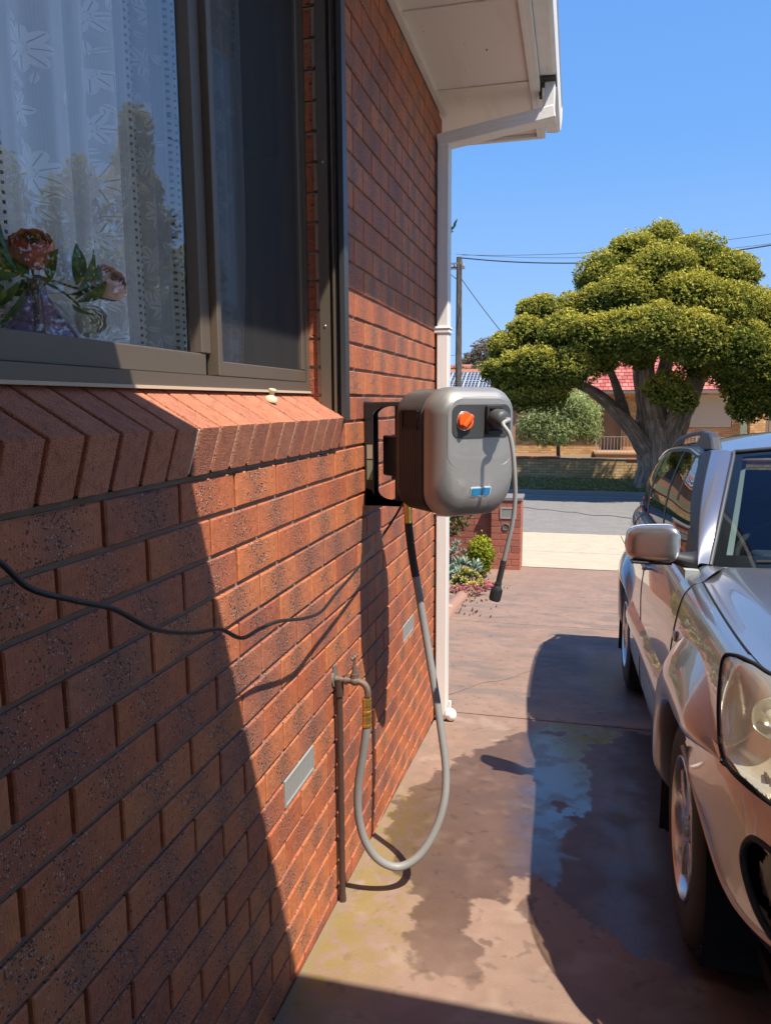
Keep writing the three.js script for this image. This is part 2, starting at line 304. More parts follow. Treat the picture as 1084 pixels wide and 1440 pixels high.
// the dark room behind
part('interior_wall', [bb(-3.0, -2.95, 0.3, 3.0, -2.5, 3.8), bb(-2.95, -0.13, 0.3, 0.35, -2.5, 3.8), bb(-2.95, -0.13, 2.97, 3.0, -2.5, 3.8), bb(-2.95, -0.13, 0.35, 2.97, -2.5, -2.45), bb(-2.95, -0.13, 0.35, 2.97, 3.7, 3.8), bb(-0.30, -0.150, 1.640, 1.722, -0.75, 1.25)], mat([0.72, 0.70, 0.66], 0.85), house);
// lace curtain
{
  const c = document.createElement('canvas'); c.width = 1024; c.height = 1024; const g = c.getContext('2d');
  g.fillStyle = '#bcbcbc'; g.fillRect(0, 0, 1024, 1024);
  g.strokeStyle = '#d0d0d0'; g.lineWidth = 1; for (let i = 0; i < 1024; i += 6) { g.beginPath(); g.moveTo(i, 0); g.lineTo(i, 1024); g.moveTo(0, i); g.lineTo(1024, i); g.stroke(); }
  const petal = (x, y, R, n, rot) => { for (let k = 0; k < n; k++) { g.save(); g.translate(x, y); g.rotate(rot + k * 2 * Math.PI / n); g.fillStyle = '#ffffff'; g.beginPath(); g.ellipse(R * 0.62, 0, R * 0.42, R * 0.26, 0, 0, 7); g.fill(); g.strokeStyle = '#8a8a8a'; g.lineWidth = 2; g.beginPath(); g.moveTo(R * 0.3, 0); g.lineTo(R * 0.95, 0); g.stroke(); g.restore(); } g.fillStyle = '#f2f2f2'; g.beginPath(); g.arc(x, y, R * 0.2, 0, 7); g.fill(); };
  const leaf = (x, y, r, a) => { g.save(); g.translate(x, y); g.rotate(a); g.fillStyle = '#ffffff'; g.beginPath(); g.moveTo(0, 0); g.quadraticCurveTo(r * 0.5, -r * 0.4, r, 0); g.quadraticCurveTo(r * 0.5, r * 0.4, 0, 0); g.fill(); g.strokeStyle = '#909090'; g.lineWidth = 1.5; g.beginPath(); g.moveTo(0, 0); g.lineTo(r, 0); g.stroke(); g.restore(); };
  for (const [X0, ph] of [[150, 0], [520, 120], [860, 60]]) {
    g.strokeStyle = '#cccccc'; g.lineWidth = 5; g.beginPath();
    for (let y = 0; y <= 1024; y += 8) { const x = X0 + 60 * Math.sin((y + ph) / 1024 * 6 * Math.PI); y ? g.lineTo(x, y) : g.moveTo(x, y); } g.stroke();
    for (let k = 0; k < 6; k++) { const y = k * 171 + 60 - ph * 0.4, x = X0 + 60 * Math.sin((y + ph) / 1024 * 6 * Math.PI); petal(x + (k % 2 ? 38 : -38), y, k % 2 ? 52 : 66, k % 2 ? 6 : 8, k); for (let q = 0; q < 5; q++) leaf(x + rr(-70, 70), y + 85 + rr(-30, 30), rr(40, 66), rr(0, 6.28)); }
  }
  for (const X of [330, 690, 1010]) for (let y = 0; y < 1024; y += 26) { g.fillStyle = '#101010'; g.fillRect(X - 12, y, 8, 9); g.fillRect(X + 6, y + 4, 8, 9); g.fillStyle = '#d8d8d8'; g.fillRect(X - 20, y, 4, 26); g.fillRect(X + 20, y, 4, 26); }
  const al = new THREE.CanvasTexture(c); al.wrapS = al.wrapT = THREE.RepeatWrapping; al.repeat.set(3.1, 1.9);
  const lace = pmat([0.97, 0.97, 0.98], 0.95, 0, { alphaMap: al, bumpMap: al, bumpScale: 0.004, transparent: true, side: THREE.DoubleSide, transmission: 0.08, thickness: 0 });
  const geo = sheet(420, 6, (u, v) => { const z = lerp(1.5, -0.300, u), w = Math.sin(z * 66 + 1.6 * Math.sin(z * 11)) * 0.75 + 0.35 * Math.sin(z * 29 + 2); return [-0.268 + 0.030 * w + 0.004 * Math.sin(z * 150), lerp(1.69, 2.94, v), z + (1 - v) * 0.01 * Math.sin(z * 19)]; });
  solo('lace_curtain', geo, lace, 'white floral lace curtain hanging in folds behind the large window pane', 'curtain');
  const geo2 = sheet(120, 6, (u, v) => { const z = lerp(-0.43, -0.645, u) + 0.05 * (1 - v); return [-0.245 + 0.012 * Math.sin(z * 110), lerp(1.69, 2.94, v), z]; });
  const al2 = al.clone(); al2.repeat.set(0.4, 1.9); al2.needsUpdate = true;
  solo('lace_curtain', geo2, pmat([0.80, 0.82, 0.86], 0.95, 0, { alphaMap: al2, transparent: true, side: THREE.DoubleSide, transmission: 0.25, thickness: 0 }), 'narrow end of a white lace curtain behind the fly screen', 'curtain');
}
// vase and flowers on the inner ledge
const leafGeo = (L, W, bend = 0.15) => sheet(4, 8, (u, v) => { const w = W * Math.pow(Math.sin(Math.PI * clamp(v, 0.02, 0.985)), 0.8) * (1 - 0.25 * v), s = (u - 0.5) * 2; return [s * w, v * L, -bend * L * v * v + Math.abs(s) * w * 0.35]; });
{
  const vx = -0.215, vz = 0.335, vy = 1.723;
  const v = thing('glass_vase', 'purple tinted glass teardrop vase on the inner window ledge holding flowers', 'vase', [vx, vy, vz]);
  const prof = [[0.001, 0.003], [0.058, 0.003], [0.071, 0.012], [0.075, 0.028], [0.068, 0.05], [0.052, 0.075], [0.032, 0.102], [0.0185, 0.125], [0.016, 0.140], [0.0185, 0.152]];
  part('body', lathe([...prof, ...prof.slice(1).reverse().map(([r, y]) => [r - 0.003, y + 0.002])], 40), pmat([0.78, 0.66, 0.80], 0.03, 0, { transmission: 0.92, thickness: 0, ior: 1.5, side: THREE.DoubleSide }), v);
  const stemM = mat([0.05, 0.07, 0.025], 0.7), lm = [[0.045, 0.11, 0.03], [0.075, 0.17, 0.04], [0.055, 0.11, 0.07]].map((c) => mat(c, 0.5, 0, { side: THREE.DoubleSide }));
  const flower = (name, label, top, bendPt, R, cols, n, leaves) => {
    const o = thing(name, label, 'flower', [vx, vy, vz]);
    const rel = (p) => [p[0] - 0.045 - vx, p[1] + 0.010 - vy, p[2] - 0.045 - vz];
    part('stem', tube([[rr(-0.02, 0.02), 0.02, rr(-0.03, 0.03)], [0.002, 0.145, rr(-0.004, 0.004)], rel(bendPt), rel(top)], 0.0024, 40, 6), stemM, o);
    const head = []; const up = V(...rel(top)).sub(V(...rel(bendPt))).normalize(), q = new THREE.Quaternion().setFromUnitVectors(UPV, up);
    const geos = cols.map(() => []);
    const face = V(0.55, 0.35, 0.75).normalize(), qf = new THREE.Quaternion().setFromUnitVectors(UPV, face.lerp(up, 0.35).normalize());
    for (let i = 0; i < n; i++) { // overlapping cupped petals wrapped round a ball, opening outwards
      const t = i / n, yaw = i * 2.39996 + rr(-0.25, 0.25), rad = R * lerp(0.35, 1.0, Math.pow(t, 0.6)), span = lerp(1.3, 0.62, t), tip = lerp(0.12, 1.15, Math.pow(t, 1.2)), flare = R * 0.22 * t;
      const g = sheet(6, 6, (u, w) => { const s = (u - 0.5) * 2, prof = Math.pow(Math.sin(Math.PI * clamp(0.06 + 0.72 * w, 0, 1)), 0.7); const th = lerp(2.5, tip, w), ph = s * span * prof, rw = rad * (1 + 0.05 * Math.sin(u * 11 + i * 2) * w) + flare * w * w * w; return [rw * Math.sin(th) * Math.sin(ph), rw * Math.cos(th) * 0.86, rw * Math.sin(th) * Math.cos(ph)]; });
      g.rotateY(yaw).applyQuaternion(qf).translate(...rel(top)); geos[Math.min(cols.length - 1, Math.floor(t * cols.length))].push(g);
    }
    geos.forEach((gs, i) => gs.length && part('petal', gs, mat(cols[i], 0.7, 0, { side: THREE.DoubleSide }), o));
    leaves.forEach((l, i) => { const p = rel(l.slice(0, 3)); part('leaf', leafGeo(l[3], l[3] * 0.26).rotateX(l[4]).rotateY(l[5]).rotateZ(l[6]).translate(...p), lm[i % 3], o); });
  };
  flower('red_ranunculus', 'dark coral red flower standing tallest in the vase', [-0.165, 1.912, 0.39], [-0.168, 1.87, 0.388], 0.037, [[0.32, 0.04, 0.025], [0.62, 0.10, 0.065], [0.78, 0.22, 0.16]], 34, [[-0.16, 1.87, 0.41, 0.08, 0.3, 0.5, 0.9], [-0.15, 1.865, 0.37, 0.07, 0.6, 0, -0.8], [-0.17, 1.86, 0.40, 0.07, -0.2, 1, 0.6], [-0.155, 1.868, 0.36, 0.075, 0.5, 0, 2.0], [-0.16, 1.87, 0.42, 0.09, 0.6, 0.4, 1.9]]);
  flower('pink_peony', 'pale pink rounded flower leaning out to the right of the vase', [-0.150, 1.882, 0.192], [-0.160, 1.865, 0.26], 0.036, [[0.80, 0.42, 0.42], [0.88, 0.55, 0.54], [0.90, 0.58, 0.52]], 30, [[-0.152, 1.868, 0.29, 0.075, 0.35, 1.3, 0.1], [-0.150, 1.87, 0.27, 0.07, 0.2, 1.9, -0.3], [-0.150, 1.86, 0.235, 0.055, 0.5, 1.6, 0.2], [-0.15, 1.858, 0.24, 0.05, 2.2, 1.6, 0.2], [-0.15, 1.875, 0.255, 0.05, 0.9, 1.2, 0.3]]);
  flower('cream_rose', 'cream white flower drooping low at the right of the vase', [-0.150, 1.803, 0.26], [-0.158, 1.835, 0.285], 0.030, [[0.80, 0.74, 0.62], [0.88, 0.84, 0.74]], 26, [[-0.145, 1.835, 0.30, 0.085, 1.4, 1.35, 0.1], [-0.148, 1.83, 0.31, 0.06, 2.3, 1.4, 0.2], [-0.15, 1.84, 0.30, 0.07, 0.9, 1.7, 0.3], [-0.146, 1.845, 0.33, 0.06, 1.8, 1.5, 0.3]]);
  flower('leafy_sprig', 'green leafy sprig hanging over the left rim of the vase', [-0.16, 1.88, 0.50], [-0.165, 1.87, 0.44], 0.006, [[0.05, 0.09, 0.03]], 4, [[-0.15, 1.87, 0.45, 0.09, 0.4, -1.2, 0], [-0.15, 1.85, 0.45, 0.09, 2.1, -1.3, 0.2], [-0.15, 1.90, 0.47, 0.08, 0.2, -1.2, 0.2], [-0.155, 1.84, 0.43, 0.08, 2.4, -1.0, 0.3], [-0.15, 1.88, 0.49, 0.09, 0.9, -1.5, 0.1], [-0.152, 1.895, 0.50, 0.075, 0.6, -1.9, 0.5], [-0.152, 1.84, 0.49, 0.09, 1.9, -1.6, 0.5]]);
}
{
  const k = thing('hose_connector', 'small cream plastic hose connector left on the sunlit brick sill', 'hose fitting', [-0.048, 1.656, -0.325]);
  const c = mat([0.62, 0.58, 0.40], 0.5); k.rotation.z = -0.2;
  part('base', lathe([[0, 0], [0.0165, 0], [0.0175, 0.003], [0.0165, 0.013], [0.012, 0.0155], [0.008, 0.017]], 20), c, k);
  part('neck', lathe([[0.008, 0.016], [0.0065, 0.02], [0.0065, 0.026], [0.010, 0.028], [0.0105, 0.033], [0.008, 0.036], [0, 0.0365]], 20), c, k);
}
// ---------------------------------------------------------------- ground, driveway, road
const inPoly = (P, x, y) => { let c = false; for (let i = 0, j = P.length - 1; i < P.length; j = i++) { const [xi, yi] = P[i], [xj, yj] = P[j]; if ((yi > y) !== (yj > y) && x < (xj - xi) * (y - yi) / (yj - yi) + xi) c = !c; } return c; };
const polyDist = (P, x, y) => { let d = 9; for (let i = 0, j = P.length - 1; i < P.length; j = i++) { const [ax, ay] = P[j], [bx2, by] = P[i], dx = bx2 - ax, dy = by - ay, t = clamp(((x - ax) * dx + (y - ay) * dy) / (dx * dx + dy * dy)); d = Math.min(d, Math.hypot(x - ax - dx * t, y - ay - dy * t)); } return inPoly(P, x, y) ? d : -d; };
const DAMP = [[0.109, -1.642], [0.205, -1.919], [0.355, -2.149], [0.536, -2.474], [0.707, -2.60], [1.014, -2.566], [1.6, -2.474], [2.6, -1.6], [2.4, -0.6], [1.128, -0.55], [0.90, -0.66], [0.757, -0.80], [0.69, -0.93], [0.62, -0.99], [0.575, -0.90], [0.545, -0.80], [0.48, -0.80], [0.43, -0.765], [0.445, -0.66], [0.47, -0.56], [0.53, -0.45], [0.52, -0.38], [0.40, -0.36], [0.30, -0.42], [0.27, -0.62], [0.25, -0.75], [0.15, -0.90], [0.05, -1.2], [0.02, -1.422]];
const DRY = [[[0.60, -0.80], [0.645, -0.85], [0.66, -0.76], [0.655, -0.69], [0.61, -0.70], [0.585, -0.74]], [[0.50, -0.60], [0.545, -0.585], [0.555, -0.55], [0.52, -0.525], [0.495, -0.55]]];   // small damp islands
const PUD = [[0.50, -2.50], [0.573, -2.555], [0.746, -2.60], [0.95, -2.56], [1.02, -2.50], [0.99, -2.408], [0.84, -2.26], [0.80, -2.11], [0.85, -1.857], [0.86, -1.611], [0.753, -1.38], [0.755, -1.168], [0.72, -0.93], [0.661, -0.894], [0.50, -0.98], [0.44, -1.4], [0.42, -2.0]];
const PUDX = [[[0.60, -2.42], [0.69, -2.44], [0.73, -2.41], [0.66, -2.38]], [[0.66, -1.56], [0.74, -1.60], [0.78, -1.55], [0.70, -1.51]], [[0.74, -1.47], [0.90, -1.52], [0.92, -1.25], [0.80, -1.12], [0.70, -1.2], [0.76, -1.32]], [[0.72, -1.02], [0.86, -1.05], [0.9, -0.8], [0.74, -0.86]]];
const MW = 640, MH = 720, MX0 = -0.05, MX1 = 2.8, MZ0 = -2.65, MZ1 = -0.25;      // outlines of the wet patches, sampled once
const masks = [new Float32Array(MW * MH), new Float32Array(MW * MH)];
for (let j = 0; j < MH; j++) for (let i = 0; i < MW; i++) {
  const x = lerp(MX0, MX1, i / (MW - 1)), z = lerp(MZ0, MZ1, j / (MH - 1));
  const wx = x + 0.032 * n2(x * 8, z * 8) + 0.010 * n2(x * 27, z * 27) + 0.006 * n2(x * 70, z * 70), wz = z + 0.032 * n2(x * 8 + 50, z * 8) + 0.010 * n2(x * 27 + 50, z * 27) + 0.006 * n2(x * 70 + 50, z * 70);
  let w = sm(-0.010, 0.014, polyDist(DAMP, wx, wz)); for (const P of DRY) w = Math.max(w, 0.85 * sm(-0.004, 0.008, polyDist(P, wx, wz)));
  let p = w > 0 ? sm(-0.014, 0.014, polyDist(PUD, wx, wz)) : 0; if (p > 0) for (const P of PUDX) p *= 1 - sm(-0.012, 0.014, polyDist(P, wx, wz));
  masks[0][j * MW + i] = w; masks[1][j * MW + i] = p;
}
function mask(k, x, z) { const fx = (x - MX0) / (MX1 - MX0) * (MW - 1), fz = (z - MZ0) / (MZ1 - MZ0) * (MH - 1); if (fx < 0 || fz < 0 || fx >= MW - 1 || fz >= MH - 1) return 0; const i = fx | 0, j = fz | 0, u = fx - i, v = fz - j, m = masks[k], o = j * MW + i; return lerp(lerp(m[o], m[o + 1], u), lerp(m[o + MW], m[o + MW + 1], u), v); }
function drive(x, z, fine) {
  const a = fbm(x * 1.7 + 3, z * 1.7, 4), b = fbm(x * 7, z * 7 + 20, 3), st = fbm(x * 1.4 + 9, z * 3.0, 5), g = fine;
  let c = [0.262, 0.168, 0.124].map((q, i) => q * (1 + 0.14 * a + 0.13 * b * [0.8, 1, 1.1][i] + 0.10 * g));
  const far = sm(-2.3, -3.2, z), grey = sm(0.0, 0.42, st + 0.10 * b) * (0.25 + 0.5 * far) * sm(-8.6, -6.0, z + 0.9 * a);
  c = c.map((q, i) => lerp(q, [0.175, 0.135, 0.112][i], grey));
  const pale = sm(0.18, 0.5, fbm(x * 3.1 + 40, z * 3.1, 3)) * (1 - far);
  c = c.map((q, i) => lerp(q, [0.34, 0.245, 0.185][i], 0.6 * pale));
  const drk = sm(0.28, 0.62, fbm(x * 9 + 70, z * 9, 3)); c = c.map((q) => q * (1 - 0.28 * drk));
  // moss and grime along the foot of the wall
  const edge = x + 0.04 * b;
  const mz = sm(-1.75, -1.3, z) * sm(0.1, -0.3, z), moss = mz * sm(0.36 + 0.12 * a, 0.05, edge) * sm(-0.35, 0.35, fbm(x * 11 + 5, z * 11, 4) + 0.15);
  c = c.map((q, i) => lerp(q, [0.23, 0.165, 0.035][i] * (1 + 0.2 * g), 0.72 * moss));
  const gr = sm(0.05, 0.0, x) * 0.5 * sm(-2.7, -2.5, z); c = c.map((q, i) => lerp(q, [0.21, 0.18, 0.13][i], gr));
  let cc = 0, r = 0.86 + 0.08 * g, h = 0.5 + 0.22 * g + 0.10 * b;
  
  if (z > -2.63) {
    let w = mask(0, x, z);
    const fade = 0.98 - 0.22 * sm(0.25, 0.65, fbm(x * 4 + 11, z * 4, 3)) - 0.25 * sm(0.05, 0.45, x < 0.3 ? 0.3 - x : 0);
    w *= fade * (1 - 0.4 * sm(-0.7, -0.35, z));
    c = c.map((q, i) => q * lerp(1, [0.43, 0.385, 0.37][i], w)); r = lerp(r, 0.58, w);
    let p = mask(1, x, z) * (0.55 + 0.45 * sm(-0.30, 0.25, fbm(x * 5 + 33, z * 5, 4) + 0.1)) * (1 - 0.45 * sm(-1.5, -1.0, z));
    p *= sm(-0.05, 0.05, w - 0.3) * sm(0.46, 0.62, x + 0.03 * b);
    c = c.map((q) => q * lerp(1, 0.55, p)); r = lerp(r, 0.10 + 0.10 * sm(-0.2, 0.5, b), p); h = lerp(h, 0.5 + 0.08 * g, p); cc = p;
    const film = w * (1 - p) * sm(0.75, 1.0, x) * sm(-0.3, 0.3, a + 0.2); r = lerp(r, 0.36, film * 0.9); cc = Math.max(cc, 0.3 * film); c = c.map((q) => q * (1 - 0.30 * sm(0.75, 1.1, x)));  // last factor darkens the concrete under the car to deepen its shade
  } else if (z > -4.75) {
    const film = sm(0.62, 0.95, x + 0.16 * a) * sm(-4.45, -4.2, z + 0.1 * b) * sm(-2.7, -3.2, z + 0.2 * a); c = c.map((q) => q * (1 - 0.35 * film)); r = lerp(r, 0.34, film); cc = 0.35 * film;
  }
  return [c, clamp(r), clamp(h), cc];
}
function slab(x0, x1, z0, z1, W, H, parent) {
  const C = [], R = new Float32Array(W * H), B = new Float32Array(W * H), CC = new Float32Array(W * H);
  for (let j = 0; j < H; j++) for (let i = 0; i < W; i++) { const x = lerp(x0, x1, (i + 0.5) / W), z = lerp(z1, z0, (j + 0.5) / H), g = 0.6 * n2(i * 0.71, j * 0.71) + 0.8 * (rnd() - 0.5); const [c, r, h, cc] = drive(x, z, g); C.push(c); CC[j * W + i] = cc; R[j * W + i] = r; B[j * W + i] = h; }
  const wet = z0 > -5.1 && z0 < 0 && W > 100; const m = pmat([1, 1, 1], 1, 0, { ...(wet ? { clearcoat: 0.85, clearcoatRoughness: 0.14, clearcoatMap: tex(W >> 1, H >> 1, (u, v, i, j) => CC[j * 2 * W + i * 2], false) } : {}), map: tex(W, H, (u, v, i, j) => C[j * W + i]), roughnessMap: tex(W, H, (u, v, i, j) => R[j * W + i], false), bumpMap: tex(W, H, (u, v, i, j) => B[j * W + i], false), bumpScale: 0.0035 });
  const g = [];
  const n = 14;
  const top = sheet(10, n, (u, v) => { const z = lerp(z1, z0, v), e = Math.min(u * 10, (1 - u) * 10, v * n, (1 - v) * n) < 0.5 ? 0.004 : 0; return [lerp(x0, x1, u), gy(z) - e * 0.4, z]; });
  top.computeVertexNormals();
  const rim = []; // sides going down into the joint
  const s = (ax, az, bx2, bz) => rim.push(sheet(6, 1, (u, v) => { const x = lerp(ax, bx2, u), z = lerp(az, bz, u); return [x, gy(z) - 0.0016 - 0.1 * v, z]; }));
  s(x0, z1, x1, z1); s(x1, z1, x1, z0); s(x1, z0, x0, z0); s(x0, z0, x0, z1);
  part('concrete_slab', [top, ...rim], m, parent);
}
const driveway = struct('driveway', [sheet(2, 20, (u, v) => { const z = lerp(4, -8.7, v); return [lerp(-0.05, 4.2, u), gy(z) - 0.035, z]; })], mat([0.05, 0.045, 0.04], 0.95));
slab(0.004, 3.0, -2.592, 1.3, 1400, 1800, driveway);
slab(-0.45, 3.0, -5.035, -2.606, 1024, 760, driveway);
slab(-0.45, 3.0, -8.60, -5.046, 900, 900, driveway);
slab(0.004, 3.0, 1.312, 5.0, 64, 64, driveway);
// crack in the second slab: a thin ragged groove of dark grit lying in the surface
{
  const pts = []; const base = [[-0.05, -2.84], [0.05, -2.95], [0.13, -3.10], [0.195, -3.212], [0.29, -3.28], [0.368, -3.377], [0.43, -3.50], [0.49, -3.58], [0.56, -3.70], [0.66, -3.76], [0.80, -3.78]];
  const cv = new THREE.CatmullRomCurve3(base.map(([x, z]) => V(x, 0, z))).getPoints(90);
  const L = [], Rr = []; cv.forEach((p, i) => { const w = 0.0045 * (0.5 + rnd()) * (1 - i / 110), dx = 0.006 * (rnd() - 0.5); L.push([p.x + dx, p.z - w]); Rr.push([p.x + dx, p.z + w]); });
  const g = sheet(90, 1, (u, v) => { const i = Math.round(u * 90), q = (v ? L : Rr)[i]; return [q[0], gy(q[1]) + 0.0015, q[1]]; });
  part('crack', g, mat([0.07, 0.05, 0.042], 0.95), driveway);
}
// crossover and footpath of cream concrete
const creamT = (seedx) => tex(512, 512, (u, v, i, j) => { const a = fbm(u * 4 + seedx, v * 9), b = fbm(u * 14, v * 26 + seedx), g = 0.5 * n2(i * 0.8 + seedx, j * 0.8) + 0.5 * (rnd() - 0.5); return [0.47, 0.39, 0.28].map((c, q) => c * (1 + 0.12 * a + 0.12 * b - 0.18 * sm(0.2, 0.6, fbm(u * 5 + seedx, v * 16)) * [0.8, 1, 1.15][q] + 0.12 * g)); });
const grassM = mat([0.10, 0.095, 0.045], 0.95, 0, { map: tex(256, 256, (u, v, i, j) => { const a = fbm(u * 6, v * 6), g = n2(i * 0.8, j * 0.8); return [0.9 + 0.4 * a + 0.3 * g, 0.95 + 0.3 * a + 0.3 * g, 0.8 + 0.3 * g]; }) });
const groundT = grassM.map; groundT.repeat.set(60, 60);
struct('ground', sheet(6, 120, (u, v) => { const z = lerp(60, -500, Math.pow(v, 1)); return [lerp(-300, 300, u), gy(Math.max(z, -12.7)) - (z > 6 ? 0.2 : 0.12) + (z > 1 ? Math.max(-0.0, -(z - 1) * 0.05) : 0) + Math.max(0, (-z - 45) * 0.03), z]; }), grassM);
const path = struct('footpath', [bb(-30, 30, -1.0, -0.9, -9, -8.7)], mat([0.05, 0.05, 0.05], 0.95));
[[-0.12, 2.9, -10.14, -8.607], [2.91, 5.9, -10.14, -8.607], [-3.1, -0.13, -10.14, -8.607], [-6.1, -3.11, -10.14, -8.607]].forEach(([a, b, c, d], k) => part('concrete_slab', sheet(4, 6, (u, v) => { const z = lerp(d, c, v); return [lerp(a, b, u), gy(z) + 0.004, z]; }), mat([1, 1, 1], 0.9, 0, { map: creamT(k * 13), bumpMap: grainT, bumpScale: 0.002 }), path));
const cross = struct('crossover', [bb(-0.1, 0.1, -1.1, -1.0, -13, -12)], mat([0.1, 0.09, 0.08], 0.95));
[[-0.25, 1.6, -12.69, -10.155], [1.612, 3.3, -12.69, -10.155]].forEach(([a, b, c, d], k) => part('concrete_slab', sheet(4, 8, (u, v) => { const z = lerp(d, c, v); return [lerp(a, b, u), gy(z) + 0.004, z]; }), mat([1, 1, 1], 0.9, 0, { map: creamT(70 + k * 13), bumpMap: grainT, bumpScale: 0.002 }), cross));
const asphT = tex(512, 512, (u, v, i, j) => { const a = fbm(u * 5, v * 5), s = rnd(); return [0.20, 0.185, 0.168].map((c) => c * (1 + 0.12 * a) * (s > 0.8 ? 1.55 : s < 0.2 ? 0.55 : 1)); }); asphT.repeat.set(50, 3.4);
const FAR = -18.6;                       // far kerb
const RZ0 = -12.70;
struct('road', sheet(4, 12, (u, v) => { const z = lerp(RZ0, FAR + 0.3, v); return [lerp(-80, 80, u), -0.80 + 0.10 * Math.sin(Math.PI * v), z]; }), mat([1, 1, 1], 0.9, 0, { map: asphT, bumpMap: grainT, bumpScale: 0.004 }));
// tar line across the road
part('tar_seam', sheet(40, 1, (u, v) => { const x = lerp(-2.2, 3.4, u), z = lerp(-16.2, -13.6, u) + 0.12 * n2(u * 9, 3) + (v - 0.5) * 0.05; return [x, -0.80 + 0.10 * Math.sin(Math.PI * (RZ0 - z) / (RZ0 - FAR - 0.3)) + 0.005, z]; }), mat([0.05, 0.048, 0.045], 0.7), scene.children.find((o) => o.name === 'road'));
const kerbM = mat([0.30, 0.29, 0.27], 0.9, 0, { bumpMap: grainT, bumpScale: 0.003 });
struct('kerb', [bb(-80, 2.9, -0.83, -0.68, FAR - 0.16, FAR), bb(4.6, 80, -0.83, -0.68, FAR - 0.16, FAR), bb(-80, 80, -0.86, -0.79, FAR, FAR + 0.32), bb(-80, -0.26, -0.9, -0.69, -12.68, -12.52), bb(3.32, 80, -0.9, -0.69, -12.68, -12.52)], kerbM);
// measured runs of the hoses and the lead
const HOSEPTS = [[0.512, 1.586, -0.822], [0.533, 1.554, -0.812], [0.545, 1.502, -0.805], [0.552, 1.432, -0.800], [0.555, 1.359, -0.800], [0.548, 1.280, -0.800], [0.533, 1.205, -0.800], [0.521, 1.148, -0.800]];
const SUPPLY = [[0.170, 1.284, -1.000], [0.175, 1.211, -1.000], [0.188, 1.110, -1.000], [0.210, 0.998, -0.990], [0.238, 0.847, -0.980], [0.274, 0.678, -0.950], [0.307, 0.528, -0.910], [0.332, 0.393, -0.870], [0.332, 0.297, -0.830], [0.301, 0.198, -0.790], [0.251, 0.129, -0.755], [0.195, 0.105, -0.730], [0.140, 0.134, -0.705], [0.097, 0.204, -0.685], [0.076, 0.293, -0.675], [0.075, 0.397, -0.668], [0.092, 0.510, -0.664], [0.105, 0.593, -0.662], [0.110, 0.653, -0.662], [0.110, 0.723, -0.662]];
const CORD = [[0.050, 1.482, 0.802], [0.055, 1.464, 0.776], [0.060, 1.423, 0.737], [0.070, 1.390, 0.670], [0.080, 1.356, 0.591], [0.085, 1.299, 0.499], [0.090, 1.257, 0.385], [0.095, 1.234, 0.288], [0.100, 1.193, 0.209], [0.100, 1.185, 0.122], [0.100, 1.173, 0.026], [0.100, 1.130, -0.154], [0.100, 1.114, -0.271], [0.100, 1.128, -0.380], [0.100, 1.151, -0.589], [0.100, 1.187, -0.843], [0.120, 1.257, -1.038], [0.140, 1.296, -1.054]];
